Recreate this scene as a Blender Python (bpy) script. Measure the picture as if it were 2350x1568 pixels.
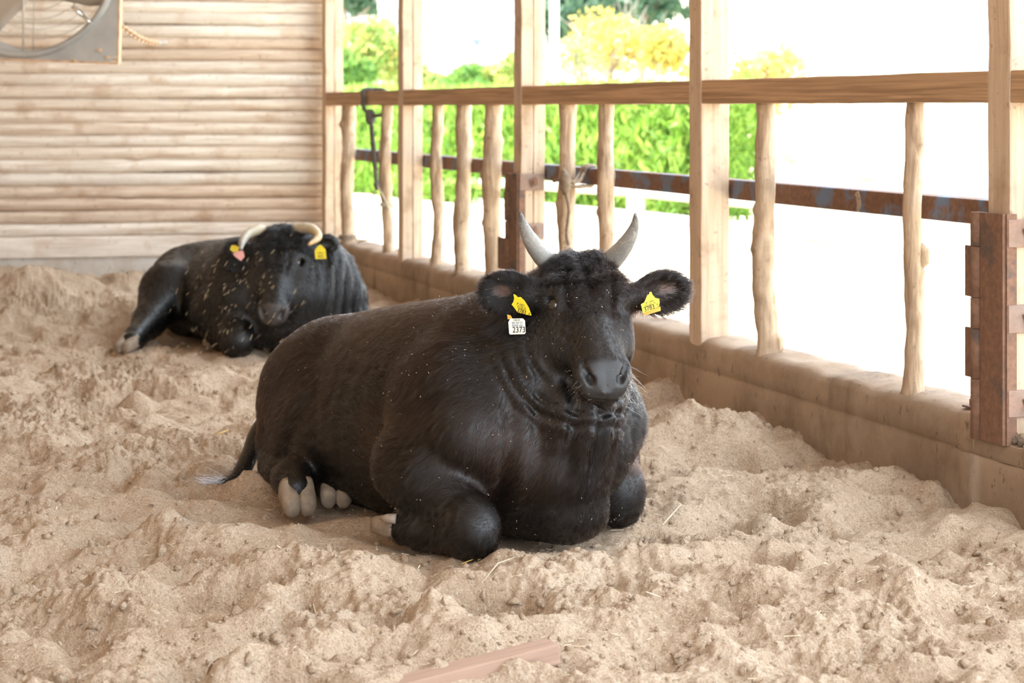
import bpy, bmesh, math, random
import numpy as np
from mathutils import Vector, Matrix

for _o in list(bpy.data.objects):
    bpy.data.objects.remove(_o, do_unlink=True)
SC = bpy.context.scene
COL = SC.collection
random.seed(7)
RNG = np.random.default_rng(11)

# ------------------------------------------------------------------ camera
CAM_H, FPX, HOR = 1.2, 4700.0, 248.0          # eye height (m), focal length and horizon row in a 2350x1568 frame
cd = bpy.data.cameras.new('camera')
cam = bpy.data.objects.new('camera', cd)
COL.objects.link(cam)
cam.location = (0, 0, CAM_H)
cam.rotation_euler = (math.radians(90), 0, 0)
cd.sensor_width = 36.0
cd.lens = 36.0 * FPX / 2350.0
cd.shift_y = -(784.0 - HOR) / 2350.0
cd.clip_end = 500
cd.dof.use_dof = True
cd.dof.focus_distance = 5.5
cd.dof.aperture_fstop = 5.0
SC.camera = cam

# ------------------------------------------------------------------ world, sun, exposure
world = bpy.data.worlds.new('sky')
SC.world = world
world.use_nodes = True
bg = world.node_tree.nodes['Background']
bg.inputs['Color'].default_value = (0.80, 0.90, 1.0, 1)
bg.inputs['Strength'].default_value = 0.95
sd = bpy.data.lights.new('sun_offscreen', 'SUN')
sun = bpy.data.objects.new('sun_offscreen', sd)
COL.objects.link(sun)
sd.energy = 3.6
sd.angle = math.radians(1.0)
sd.color = (1.0, 0.95, 0.86)
# stands high behind the back wall: the roof keeps it out of the barn, the yard and the open front lie in sun
sun.rotation_euler = Vector((0.30, -0.34, -1.0)).to_track_quat('-Z', 'Y').to_euler()
SC.view_settings.view_transform = 'Standard'
SC.view_settings.look = 'None'
SC.view_settings.exposure = 2.68
SC.view_settings.gamma = 1.0
SC.view_settings.use_curve_mapping = False

# ------------------------------------------------------------------ helpers
def px(u, v, y):
    """a point seen at pixel (u, v) of the 2350x1568 frame, y metres ahead of the camera"""
    return np.array([(u - 1175.0) / FPX * y, y, CAM_H - (v - HOR) / FPX * y])

WS, WX0 = -0.3245, 3.367                       # inner face of the right-hand wall: X = WX0 + WS * Y
DT = np.array([0.3087, -0.9512, 0.0])          # along the right wall, towards the camera
NO = np.array([0.9512, 0.3087, 0.0])           # out of the barn
UP = np.array([0.0, 0.0, 1.0])
def wall_y(u, off=0.0):
    return (WX0 + off / 0.9512) / (-WS + (u - 1175.0) / FPX)
def wp(y, off, z):
    """point on the right wall: depth y on the inner face, off metres outwards, height z"""
    return np.array([WX0 + WS * y, y, z]) + NO * off

def _hash(ix, iy, seed):
    h = (ix.astype(np.int64) * 374761393 + iy.astype(np.int64) * 668265263 + seed * 1442695041) & 0x7fffffff
    h = ((h ^ (h >> 13)) * 1274126177) & 0x7fffffff
    return (h ^ (h >> 16)) & 0x7fffffff
def gnoise(x, y, seed=0):
    x = np.asarray(x, float); y = np.asarray(y, float)
    x0 = np.floor(x); y0 = np.floor(y)
    fx = x - x0; fy = y - y0
    ux = fx * fx * fx * (fx * (fx * 6 - 15) + 10); uy = fy * fy * fy * (fy * (fy * 6 - 15) + 10)
    def g(i, j):
        a = _hash(x0 + i, y0 + j, seed).astype(float) * (2 * math.pi / 0x7fffffff)
        return np.cos(a) * (fx - i) + np.sin(a) * (fy - j)
    a = g(0, 0); b = g(1, 0); c = g(0, 1); d = g(1, 1)
    return (a + (b - a) * ux) * (1 - uy) + (c + (d - c) * ux) * uy
def fbm(x, y, octaves=4, seed=0, gain=0.5):
    t = 0; amp = 1.0
    for o in range(octaves):
        t = t + amp * gnoise(x * 2 ** o + 17.3 * o, y * 2 ** o - 9.1 * o, seed + o)
        amp *= gain
    return t
def noise3(p, seed=0):
    return (gnoise(p[..., 0] + 3.1, p[..., 1], seed) + gnoise(p[..., 1], p[..., 2] + 7.7, seed + 1)
            + gnoise(p[..., 2], p[..., 0] - 4.2, seed + 2)) * 0.7

# ---- materials
def mat_new(name):
    m = bpy.data.materials.new(name); m.use_nodes = True
    return m, m.node_tree.nodes, m.node_tree.links, m.node_tree.nodes['Principled BSDF']
def coords(N, L, scale=(1, 1, 1), kind='Object'):
    tc = N.new('ShaderNodeTexCoord'); mp = N.new('ShaderNodeMapping')
    mp.inputs['Scale'].default_value = scale
    oi = N.new('ShaderNodeObjectInfo'); mu = N.new('ShaderNodeMath'); mu.operation = 'MULTIPLY'; mu.inputs[1].default_value = 41.0
    ad = N.new('ShaderNodeVectorMath'); ad.operation = 'ADD'
    L.new(oi.outputs['Random'], mu.inputs[0]); L.new(tc.outputs[kind], ad.inputs[0]); L.new(mu.outputs[0], ad.inputs[1])
    L.new(ad.outputs[0], mp.inputs['Vector'])
    return mp.outputs['Vector']
def noise_n(N, L, vec, scale, detail=4, rough=0.55, dist=0.0):
    n = N.new('ShaderNodeTexNoise')
    n.inputs['Scale'].default_value = scale; n.inputs['Detail'].default_value = detail
    n.inputs['Roughness'].default_value = rough; n.inputs['Distortion'].default_value = dist
    L.new(vec, n.inputs['Vector'])
    return n.outputs['Fac']
def ramp(N, L, fac, stops):
    r = N.new('ShaderNodeValToRGB'); e = r.color_ramp.elements
    while len(e) < len(stops): e.new(0.5)
    for k, (p, c) in enumerate(stops):
        e[k].position = p; e[k].color = (c[0], c[1], c[2], 1)
    L.new(fac, r.inputs['Fac'])
    return r.outputs['Color']
def mixc(N, L, fac, a, b, mode='MIX'):
    m = N.new('ShaderNodeMix'); m.data_type = 'RGBA'; m.blend_type = mode
    for s, v in ((m.inputs[0], fac), (m.inputs[6], a), (m.inputs[7], b)):
        if hasattr(v, 'links'): L.new(v, s)
        elif isinstance(v, (int, float)): s.default_value = v
        else: s.default_value = (v[0], v[1], v[2], 1)
    return m.outputs[2]
def bump(N, L, b, height, strength=0.4, dist=0.01):
    n = N.new('ShaderNodeBump'); n.inputs['Strength'].default_value = strength
    n.inputs['Distance'].default_value = dist
    L.new(height, n.inputs['Height']); L.new(n.outputs['Normal'], b.inputs['Normal'])
def simple(name, col, rough=0.7, metal=0.0, var=0.0, scale=20.0, bmp=0.0):
    m, N, L, b = mat_new(name)
    b.inputs['Roughness'].default_value = rough; b.inputs['Metallic'].default_value = metal
    v = coords(N, L); f = noise_n(N, L, v, scale)
    lo = [c * (1 - var) for c in col]; hi = [min(1, c * (1 + var)) for c in col]
    L.new(ramp(N, L, f, [(0.3, lo), (0.7, hi)]), b.inputs['Base Color'])
    if bmp: bump(N, L, b, f, bmp, 0.004)
    return m
def wood(name, light, dark, along=(1.2, 22, 22), rough=0.85, knots=True, stain=None, contrast=(0.3, 0.72)):
    """grain runs along the axis with the small scale"""
    m, N, L, b = mat_new(name)
    b.inputs['Roughness'].default_value = rough
    v = coords(N, L, along)
    g = noise_n(N, L, v, 1.6, 5, 0.62, 0.6)
    c = ramp(N, L, g, [(contrast[0], dark), (contrast[1], light)])
    v2 = coords(N, L, tuple(a * 0.25 for a in along))
    big = noise_n(N, L, v2, 1.0, 3)
    c = mixc(N, L, ramp(N, L, big, [(0.35, (0, 0, 0)), (0.7, (0.6, 0.6, 0.6))]), c, [k * 0.72 for k in light], 'MIX')
    if stain:
        v3 = coords(N, L, (1, 1, 1)); s = noise_n(N, L, v3, 5.0, 4, 0.6)
        c = mixc(N, L, ramp(N, L, s, [(0.54, (0, 0, 0)), (0.70, (0.75, 0.75, 0.75))]), c, stain)
        s2 = noise_n(N, L, v3, 26.0, 4, 0.65)
        c = mixc(N, L, ramp(N, L, s2, [(0.60, (0, 0, 0)), (0.70, (0.6, 0.6, 0.6))]), c, [k * .7 for k in stain])
    L.new(c, b.inputs['Base Color'])
    bump(N, L, b, g, 0.5, 0.006)
    return m

# ---- objects
def tag(o, label=None, cat=None, group=None, kind=None):
    if label: o['label'] = label
    if cat: o['category'] = cat
    if group: o['group'] = group
    if kind: o['kind'] = kind
    return o
def empty(name, loc, label=None, cat=None, group=None, kind=None):
    o = bpy.data.objects.new(name, None); COL.objects.link(o)
    o.location = Vector([float(c) for c in loc]); o.empty_display_size = 0.1
    return tag(o, label, cat, group, kind)
def mesh_obj(name, verts, faces, mat, parent=None, smooth=False, origin=None, matrix=None):
    """world-space verts; the origin of the object is `origin` (or the parent's place)"""
    verts = np.asarray(verts, float)
    if matrix is not None:
        M = Matrix(matrix)
    else:
        if origin is None: origin = verts.mean(0) if parent is None else np.array(parent.matrix_world.translation)
        M = Matrix.Translation(Vector([float(c) for c in origin]))
        verts = verts - np.asarray(origin, float)
    me = bpy.data.meshes.new(name)
    if isinstance(faces, np.ndarray):
        nf, k = faces.shape
        me.vertices.add(len(verts)); me.vertices.foreach_set('co', verts.astype(np.float32).ravel())
        me.loops.add(nf * k); me.loops.foreach_set('vertex_index', faces.astype(np.int32).ravel())
        me.polygons.add(nf); me.polygons.foreach_set('loop_start', np.arange(0, nf * k, k, dtype=np.int32))
        me.update(calc_edges=True)
    else:
        me.from_pydata([tuple(v) for v in verts], [], faces)
    if smooth:
        me.polygons.foreach_set('use_smooth', np.ones(len(me.polygons), dtype=bool))
    me.update()
    if mat: me.materials.append(mat)
    o = bpy.data.objects.new(name, me); COL.objects.link(o)
    if parent is not None:
        o.parent = parent
        bpy.context.view_layer.update() if parent.matrix_world != parent.matrix_basis and parent.parent is None else None
        pm = world_of(parent)
        o.matrix_basis = pm.inverted() @ M
    else:
        o.matrix_basis = M
    return o
def world_of(o):
    m = o.matrix_basis.copy()
    while o.parent is not None:
        o = o.parent; m = o.matrix_basis @ m
    return m
def link_copy(o, parent=None, name=None):
    c = o.copy(); COL.objects.link(c); c.parent = parent
    return c
class MB:
    """collects shapes into one mesh"""
    def __init__(self): self.v = []; self.f = []
    def add(self, verts, faces):
        b = len(self.v); self.v += [tuple(map(float, p)) for p in verts]
        self.f += [tuple(b + i for i in f) for f in faces]
    def box(self, c, ax, ay, az, sx, sy, sz):
        c = np.asarray(c, float); ax, ay, az = [np.asarray(a, float) for a in (ax, ay, az)]
        vs = [c + ax * sx * i / 2 + ay * sy * j / 2 + az * sz * k / 2 for k in (-1, 1) for j in (-1, 1) for i in (-1, 1)]
        self.add(vs, [(0, 2, 3, 1), (4, 5, 7, 6), (0, 1, 5, 4), (2, 6, 7, 3), (0, 4, 6, 2), (1, 3, 7, 5)])
    def tube(self, pts, rad, seg=8, caps=True, squash=None):
        pts = np.asarray(pts, float); n = len(pts)
        rad = np.broadcast_to(np.asarray(rad, float), (n,)) if np.ndim(rad) < 2 else rad
        tang = np.gradient(pts, axis=0); tang /= np.linalg.norm(tang, axis=1)[:, None] + 1e-12
        ref = np.array([0, 0, 1.0]) if abs(tang[0][2]) < 0.9 else np.array([1.0, 0, 0])
        a = np.cross(tang[0], ref); a /= np.linalg.norm(a)
        vs = []
        for i in range(n):
            a = a - tang[i] * np.dot(a, tang[i]); a /= np.linalg.norm(a)
            bb = np.cross(tang[i], a)
            for j in range(seg):
                t = 2 * math.pi * j / seg
                r = rad[i] if np.ndim(rad[i]) == 0 else rad[i][j]
                vs.append(pts[i] + r * (math.cos(t) * a + math.sin(t) * bb))
        fs = []
        for i in range(n - 1):
            for j in range(seg):
                k = (j + 1) % seg
                fs.append((i * seg + j, i * seg + k, (i + 1) * seg + k, (i + 1) * seg + j))
        if caps:
            fs.append(tuple(range(seg))[::-1]); fs.append(tuple(range((n - 1) * seg, n * seg)))
        self.add(vs, fs)
    def build(self, name, mat, parent=None, smooth=False, origin=None, matrix=None):
        return mesh_obj(name, self.v, self.f, mat, parent, smooth, origin, matrix)
def frame(origin, ax, ay, az):
    return Matrix([[ax[0], ay[0], az[0], origin[0]], [ax[1], ay[1], az[1], origin[1]],
                   [ax[2], ay[2], az[2], origin[2]], [0, 0, 0, 1]])
def rough_box(name, origin, ax, ay, az, sx, sy, sz, mat, parent=None, bev=0.006, cuts=0, rough=0.0, seed=0):
    """box lying in local x/y/z with softened, slightly worn edges; the object's axes follow the piece"""
    bm = bmesh.new(); bmesh.ops.create_cube(bm, size=1.0)
    for v in bm.verts: v.co = Vector((v.co.x * sx, v.co.y * sy, v.co.z * sz))
    if cuts:
        big = 0 if sx >= max(sy, sz) else (1 if sy >= sz else 2)
        es = [e for e in bm.edges if abs((e.verts[0].co - e.verts[1].co)[big]) > max(sx, sy, sz) * 0.9]
        bmesh.ops.subdivide_edges(bm, edges=es, cuts=cuts, use_grid_fill=True)
    if bev: bmesh.ops.bevel(bm, geom=[e for e in bm.edges if e.calc_face_angle(0) > 0.5], offset=bev, segments=2, affect='EDGES', profile=0.6)
    if rough:
        P = np.array([v.co[:] for v in bm.verts])
        d = np.stack([noise3(P * 7 + seed * 5.3 + k * 31, seed + k) for k in range(3)], 1) * rough
        for v, q in zip(bm.verts, d): v.co += Vector(q)
    me = bpy.data.meshes.new(name); bm.to_mesh(me); bm.free()
    if mat: me.materials.append(mat)
    o = bpy.data.objects.new(name, me); COL.objects.link(o)
    M = frame(origin, ax, ay, az)
    if parent is not None:
        o.parent = parent; o.matrix_basis = world_of(parent).inverted() @ M
    else: o.matrix_basis = M
    return o
# ------------------------------------------------------------------ materials of the setting
M_LOG = wood('log_wood', (0.80, 0.69, 0.57), (0.48, 0.34, 0.23), (1.3, 20, 20), stain=(0.46, 0.31, 0.20), contrast=(.28, .6))
M_LOG2 = wood('log_wood_pale', (0.84, 0.76, 0.66), (0.54, 0.42, 0.31), (1.2, 18, 18), stain=(0.54, 0.40, 0.28), contrast=(.28, .6))
M_LOG3 = wood('log_wood_brown', (0.72, 0.58, 0.45), (0.42, 0.29, 0.19), (1.3, 20, 20), stain=(0.40, 0.26, 0.16), contrast=(.28, .62))
M_BEAM = wood('sawn_beam', (0.58, 0.37, 0.215), (0.28, 0.165, 0.09), (0.7, 9, 46), contrast=(.38, .6))
M_POST = wood('sawn_post', (0.66, 0.50, 0.36), (0.42, 0.29, 0.19), (26, 26, 1.0), stain=(0.34, 0.23, 0.15), contrast=(0.25, 0.6))
M_POLE = wood('peeled_branch', (0.60, 0.44, 0.30), (0.24, 0.15, 0.085), (26, 26, 3.0), stain=(0.24, 0.15, 0.085), contrast=(.36, .62))
def concrete(name, base, stain, scale=2.2):
    m, N, L, b = mat_new(name); b.inputs['Roughness'].default_value = 0.9
    v = coords(N, L)
    f = noise_n(N, L, v, scale, 6, 0.65); c = ramp(N, L, f, [(0.32, stain), (0.6, base)])
    v2 = coords(N, L, (5, 5, 2.2)); f2 = noise_n(N, L, v2, 1.0, 5, 0.6)
    c = mixc(N, L, ramp(N, L, f2, [(0.56, (0, 0, 0)), (0.70, (0.7, 0.7, 0.7))]), c, [k * 0.5 for k in stain])
    f3 = noise_n(N, L, v, 40, 4, 0.7)
    f4 = noise_n(N, L, coords(N, L, (1, 1, .6)), 28, 5, .7)
    c = mixc(N, L, ramp(N, L, f4, [(0.60, (0, 0, 0)), (0.68, (.75, .75, .75))]), c, [k * .38 for k in stain])
    f5 = noise_n(N, L, v, 3.4, 5, .65)
    c = mixc(N, L, ramp(N, L, f5, [(0.50, (0, 0, 0)), (0.70, (.6, .6, .6))]), c, [min(1, k * 1.25) * w for k, w in zip(base, (.92, .97, 1.06))])
    L.new(c, b.inputs['Base Color']); bump(N, L, b, f3, 0.5, 0.005)
    return m
M_CONC = concrete('mud_stained_concrete', (0.37, 0.265, 0.18), (0.22, 0.145, 0.09))
M_CONC_PALE = concrete('pale_concrete', (0.62, 0.58, 0.52), (0.42, 0.35, 0.27), 1.6)
M_DARKSOIL = simple("dark_crumbled_soil", (.13, .09, .06), .95, 0, .3, 60)
M_DARK = simple('backing_timber', (0.60, 0.46, 0.33), 0.9, 0, 0.3)
def rusty(name, rust, paint, amount=(0.45, 0.6)):
    m, N, L, b = mat_new(name); b.inputs['Roughness'].default_value = 0.75
    v = coords(N, L); f = noise_n(N, L, v, 7, 6, 0.65, 0.3)
    f2 = noise_n(N, L, v, 45, 4, 0.6)
    r = ramp(N, L, f2, [(0.3, [k * 0.6 for k in rust]), (0.7, rust)])
    L.new(mixc(N, L, ramp(N, L, f, [(amount[0], (0, 0, 0)), (amount[1], (1, 1, 1))]), r, paint), b.inputs['Base Color'])
    bump(N, L, b, f2, 0.3, 0.003)
    return m
M_RUSTBLUE = rusty('rusted_blue_paint', (0.22, 0.11, 0.065), (0.13, 0.18, 0.27), (0.50, 0.60))
M_RUST = rusty('rusted_steel', (0.25, 0.13, 0.08), (0.075, 0.065, 0.062), (0.52, 0.66))
M_STRAP = rusty('dusty_rust_strap', (0.36, 0.22, 0.16), (0.26, 0.20, 0.17), (0.4, 0.65))

# sand
m, N, L, b = mat_new('sawdust_sand'); M_SAND = m
b.inputs['Roughness'].default_value = 0.95
try: b.inputs['Specular IOR Level'].default_value = 0.15
except Exception: pass
v = coords(N, L)
f1 = noise_n(N, L, v, 2.6, 5, 0.6); f2 = noise_n(N, L, v, 42, 6, 0.72); f3 = noise_n(N, L, v, 150, 4, 0.7); f4 = noise_n(N, L, v, 75, 5, 0.7)
c = ramp(N, L, f1, [(0.32, (0.54, 0.385, 0.26)), (0.5, (0.66, 0.49, 0.345)), (0.70, (0.74, 0.575, 0.42))])
c = mixc(N, L, ramp(N, L, f2, [(0.34, (.6, .6, .6)), (0.5, (0, 0, 0))]), c, (0.40, 0.27, 0.17))
c = mixc(N, L, ramp(N, L, f4, [(0.54, (0, 0, 0)), (0.66, (.55, .55, .55))]), c, (0.82, 0.68, 0.53))
c = mixc(N, L, ramp(N, L, f3, [(0.34, (.6, .6, .6)), (0.46, (0, 0, 0))]), c, (0.28, 0.18, 0.11))
c = mixc(N, L, ramp(N, L, f3, [(0.58, (0, 0, 0)), (0.68, (.75, .75, .75))]), c, (0.88, 0.76, 0.62))
da = N.new('ShaderNodeAttribute'); da.attribute_name = 'damp'        # manure-dark bedding in the heaps by the back wall
c = mixc(N, L, da.outputs['Fac'], c, mixc(N, L, 0.75, c, (0.20, 0.125, 0.07)))
L.new(c, b.inputs['Base Color'])
h = N.new('ShaderNodeMath'); h.operation = 'ADD'; L.new(f2, h.inputs[0]); L.new(f3, h.inputs[1])
bump(N, L, b, h.outputs[0], 0.9, 0.016)

# ------------------------------------------------------------------ floor: trodden sawdust and sand
def floor_height(x, y):
    z = 0.055 * fbm(x * 1.3, y * 1.3, 3, 1) + 0.058 * fbm(x * 3.4, y * 3.4, 3, 5)
    rid = np.abs(gnoise(x * 5.2, y * 5.2, 21)); z += 0.045 * (0.25 - rid)
    am = np.clip(.55 + 1.6 * fbm(x * 1.9, y * 1.9, 2, 101), .12, 1.25)
    z += 0.026 * fbm(x * 9.5, y * 9.5, 3, 31) * (.4 + .6 * am)
    z += am * 0.017 * np.maximum(0, fbm(x * 24, y * 24, 3, 41)) + am * 0.012 * fbm(x * 46, y * 46, 2, 47)
    def blob(cx, cy, rx, ry, h, rot=0.0):
        dx, dy = x - cx, y - cy
        c_, s_ = math.cos(rot), math.sin(rot)
        a = (dx * c_ + dy * s_) / rx; bq = (-dx * s_ + dy * c_) / ry
        return h * np.exp(-(a * a + bq * bq))
    # piles pushed up against the back wall and the right-hand kerb
    dback = (14.55 - 0.19 * (-1.354 - x)) - y
    z += np.exp(-(np.maximum(dback, 0) / 0.9) ** 2) * (0.02 + 0.10 * np.maximum(0, fbm(x * 1.7, y * 0.9, 2, 61) + 0.15))
    dwall = (WX0 + WS * y - x) * 0.9512
    z += np.exp(-(dwall / 0.16) ** 2) * (0.015 + 0.03 * fbm(y * 2.3, x * 0 + 3, 2, 67))
    for a in BLOBS: z += blob(*a)
    # quieter, slightly hollowed ground where the cows lie
    for (cx, cy, r, dz) in ((-0.25, 6.25, 0.62, 0.02), (0.08, 5.75, 0.28, 0.025), (-1.35, 10.75, 0.7, 0.02), (-0.62, 6.0, 0.2, 0.03), (-0.25, 5.75, 0.2, 0.02)):
        w = np.exp(-(((x - cx) ** 2 + (y - cy) ** 2) / r ** 2) ** 2)
        z = z * (1 - 0.8 * w) - dz * w
    return z
def gp(u, v):                                   # ground point under pixel (u, v)
    y = CAM_H * FPX / (v - HOR); return ((u - 1175) / FPX * y, y)
BLOBS = []
for (u, v, rx, ry, hh) in ((880, 1345, .16, .13, .06), (680, 1340, .17, .12, .065), (470, 1245, .30, .13, .055),
                           (830, 1200, .22, .05, .045), (700, 1135, .18, .05, .03), (560, 1130, .2, .09, .06), (1180, 1340, .2, .1, .03), (1130, 1440, .25, .12, .045),
                           (620, 1475, .2, .1, .04), (260, 1160, .3, .14, .05), (1560, 1010, .22, .2, .085), (1720, 1120, .22, .16, .035),
                           (1540, 900, .12, .4, .09), (1500, 880, .1, .3, .05), (150, 720, .5, .35, .17), (40, 735, .3, .5, .15), (300, 690, .35, .4, .16), (345, 740, .3, .5, .11),
                           (1700, 1290, .2, .09, .03), (2000, 1380, .22, .1, .035), (330, 1400, .2, .1, .035)):
    cx, cy = gp(u, v); BLOBS.append((cx, cy, rx, ry, hh))
for k in range(420):                            # hoof prints: pit with a crumbled rim
    v = 620 + 960 * RNG.random() ** 1.1; u = RNG.uniform(-80, 2250)
    cx, cy = gp(u, v); r = RNG.uniform(0.045, 0.085)
    if any((cx - a) ** 2 + (cy - b_) ** 2 < .5 ** 2 for a, b_ in ((-.1, 5.9), (-.4, 6.4), (-1.35, 10.6))): continue
    BLOBS.append((cx, cy, r, r * RNG.uniform(.8, 1.4), -RNG.uniform(0.025, 0.065)))
    BLOBS.append((cx + RNG.normal(0, r), cy + r * 1.4, r * 1.1, r * 0.8, RNG.uniform(0.008, 0.03)))
LIGHT_BLOBS = BLOBS
def build_floor(nr=1020, nc=860):
    inv = np.linspace(1 / 15.3, 1 / 3.45, nr); ys = (1 / inv)[::-1]
    ys = np.concatenate([[-5.0, 0.0, 1.5, 2.6], ys])
    t = np.concatenate([[-1.6, -1.0, -0.6, -0.4], np.linspace(-0.3, 1.0, nc)])
    xl = -0.25 * np.maximum(ys, 3.5) - 0.05; xr = WX0 + WS * ys + 0.06
    X = xl[:, None] + (xr - xl)[:, None] * t[None, :]
    Y = np.repeat(ys[:, None], len(t), 1)
    # heights: the wide-range terms everywhere, the small stamps only where they reach
    global BLOBS
    stamps = BLOBS; BLOBS = []
    Z = floor_height(X, Y)
    BLOBS = stamps
    for (cx, cy, rx, ry, hh) in stamps:
        r = max(rx, ry) * 2.6
        i0, i1 = sorted((np.searchsorted(ys, cy - r), np.searchsorted(ys, cy + r)))
        if i1 <= i0: continue
        w_ = xr[i0:i1] - xl[i0:i1]
        tl = np.min((cx - r - xl[i0:i1]) / w_); th = np.max((cx + r - xl[i0:i1]) / w_)
        j0, j1 = np.searchsorted(t, tl), np.searchsorted(t, th)
        if j1 <= j0: continue
        xs_, ys_ = X[i0:i1, j0:j1], Y[i0:i1, j0:j1]
        Z[i0:i1, j0:j1] += hh * np.exp(-(((xs_ - cx) / rx) ** 2 + ((ys_ - cy) / ry) ** 2))
    n, mm = X.shape
    idx = np.arange(n * mm).reshape(n, mm)
    q = np.stack([idx[:-1, :-1], idx[:-1, 1:], idx[1:, 1:], idx[1:, :-1]], -1).reshape(-1, 4)
    V = np.stack([X, Y, Z], -1).reshape(-1, 3)
    o = mesh_obj('floor', V, q, M_SAND, smooth=True, origin=(0, 0, 0))
    nz = fbm(X * 2.1, Y * 2.1, 4, 201)
    damp = np.zeros_like(X)
    for (cu, cv, rx, ry, am) in ((60, 705, .55, .8, .75), (300, 690, .45, .7, .6), (220, 740, .9, .6, .4)):
        cx, cy = gp(cu, cv); damp = np.maximum(damp, am * np.exp(-((X - cx) / rx) ** 2 - ((Y - cy) / ry) ** 2) * np.clip(.7 + 1.6 * nz, 0, 1))
    at_ = o.data.attributes.new('damp', 'FLOAT', 'POINT'); at_.data.foreach_set('value', np.clip(damp, 0, 1).astype(np.float32).ravel())
    tag(o, 'trodden tan sawdust and sand bedding with hoof prints and heaps', 'floor', kind='structure')
    return X, Y, Z, ys, t, xl, xr
FX, FY, FZ, FYS, FT, FXL, FXR = build_floor()
def ground_z(x, y):
    i = int(np.clip(np.searchsorted(FYS, y), 1, len(FYS) - 1))
    xl = FXL[i]; xr = FXR[i]
    j = int(np.clip(np.searchsorted(FT, (x - xl) / (xr - xl)), 0, len(FT) - 1))
    return float(FZ[i, j])

# ------------------------------------------------------------------ ceiling (roof deck) that shades the barn
mb = MB()
zr = 4.0
mb.box((-3.6, 4.6, zr + 0.05), (1, 0, 0), (0, 1, 0), UP, 0.01, 0.01, 0.1); mb.v.clear(); mb.f.clear()
c_in = [wp(15.2, 0.35, zr), wp(.8, 0.35, zr)]
quad = [c_in[0], c_in[1], np.array([-1.3, .8, zr + .5]), np.array([-5.75, 14.2, zr + .5])]
mb.add(quad + [q + UP * 0.06 for q in quad], [(0, 1, 2, 3), (7, 6, 5, 4), (0, 4, 5, 1), (1, 5, 6, 2), (2, 6, 7, 3), (3, 7, 4, 0)])
roof = mb.build('ceiling', simple('roof_deck_board', (0.30, 0.22, 0.15), 0.9, 0, 0.25, 6))
tag(roof, 'wooden roof deck over the barn', 'ceiling', kind='structure')

# ------------------------------------------------------------------ back wall of half-round logs
BC = np.array([-1.315, 14.655, 0.0]); BL = np.array([-0.9824, -0.1867, 0.0]); BN = np.array([0.1867, -0.9824, 0.0])  # corner, leftwards, into the room
BLEN = 4.25
wbm = MB()
wbm.box(BC + BL * BLEN / 2 - BN * 0.10 + UP * -0.07, BL, BN, UP, BLEN, 0.2, 0.45)
wall_back = wbm.build('wall_back', M_CONC_PALE, matrix=None, origin=BC + BL * BLEN / 2)
tag(wall_back, 'back barn wall of stacked half-round logs above a pale concrete footing', 'wall', kind='structure')
bmk = MB(); bmk.box(BC + BL * BLEN / 2 - BN * 0.13 + UP * 2.1, BL, BN, UP, BLEN, 0.03, 3.8)
bmk.build('backing_board', M_DARK, wall_back)
rough_box('base_board', BC + BL * BLEN / 2 + BN * 0.005 + UP * 0.2285, BL, BN, UP, BLEN, 0.05, 0.145, M_LOG2, wall_back, 0.008, 24, 0.004, 3)
def half_log(k, z, h):
    nx, na = 90, 9
    xs = np.linspace(-BLEN / 2, BLEN / 2, nx); an = np.linspace(-0.56 * math.pi, 0.56 * math.pi, na)
    V = []
    r0 = h * 0.53
    rn = 1 + 0.16 * gnoise(xs * 0.9, np.full(nx, k * 3.7), 3) + 0.07 * gnoise(xs * 4.5, np.full(nx, k * 1.7), 9)
    off = 0.010 * gnoise(xs * 0.6, np.full(nx, k * 2.3 + 50), 5)
    knot = np.zeros((nx, na))
    for q in range(RNG.integers(2, 6)):
        kx = RNG.uniform(-BLEN / 2, BLEN / 2); ka = RNG.uniform(-0.9, 0.9)
        knot += RNG.uniform(0.006, 0.018) * np.exp(-((xs[:, None] - kx) / RNG.uniform(.02, .05)) ** 2 - ((an[None, :] - ka) / .4) ** 2)
    for i in range(nx):
        fine = gnoise(np.full(na, xs[i] * 9), an * 2.2 + k * 5.1, 13)
        for j in range(na):
            r = r0 * rn[i] * (1 + 0.06 * fine[j]) + knot[i, j]
            V.append((xs[i], math.cos(an[j]) * r * 1.05 - 0.012, math.sin(an[j]) * r + off[i]))
    F = [(i * na + j, (i + 1) * na + j, (i + 1) * na + j + 1, i * na + j + 1) for i in range(nx - 1) for j in range(na - 1)]
    F.append(tuple(range(na))); F.append(tuple(range((nx - 1) * na, nx * na))[::-1])
    o = mesh_obj('log', V, F, (M_LOG, M_LOG2, M_LOG3)[int(RNG.choice([0, 0, 1, 1, 2]))], None, True, matrix=frame((0, 0, 0), (1, 0, 0), (0, 1, 0), (0, 0, 1)))
    o.parent = wall_back
    o.matrix_basis = world_of(wall_back).inverted() @ frame(BC + BL * (BLEN / 2 + 0.002) - BN * 0.02 + UP * z, BL, BN, UP)
    return o
z = 0.301; k = 0
while z < 3.9:
    h = 0.0857 * RNG.uniform(0.92, 1.08); half_log(k, z + h / 2, h); z += h; k += 1

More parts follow.
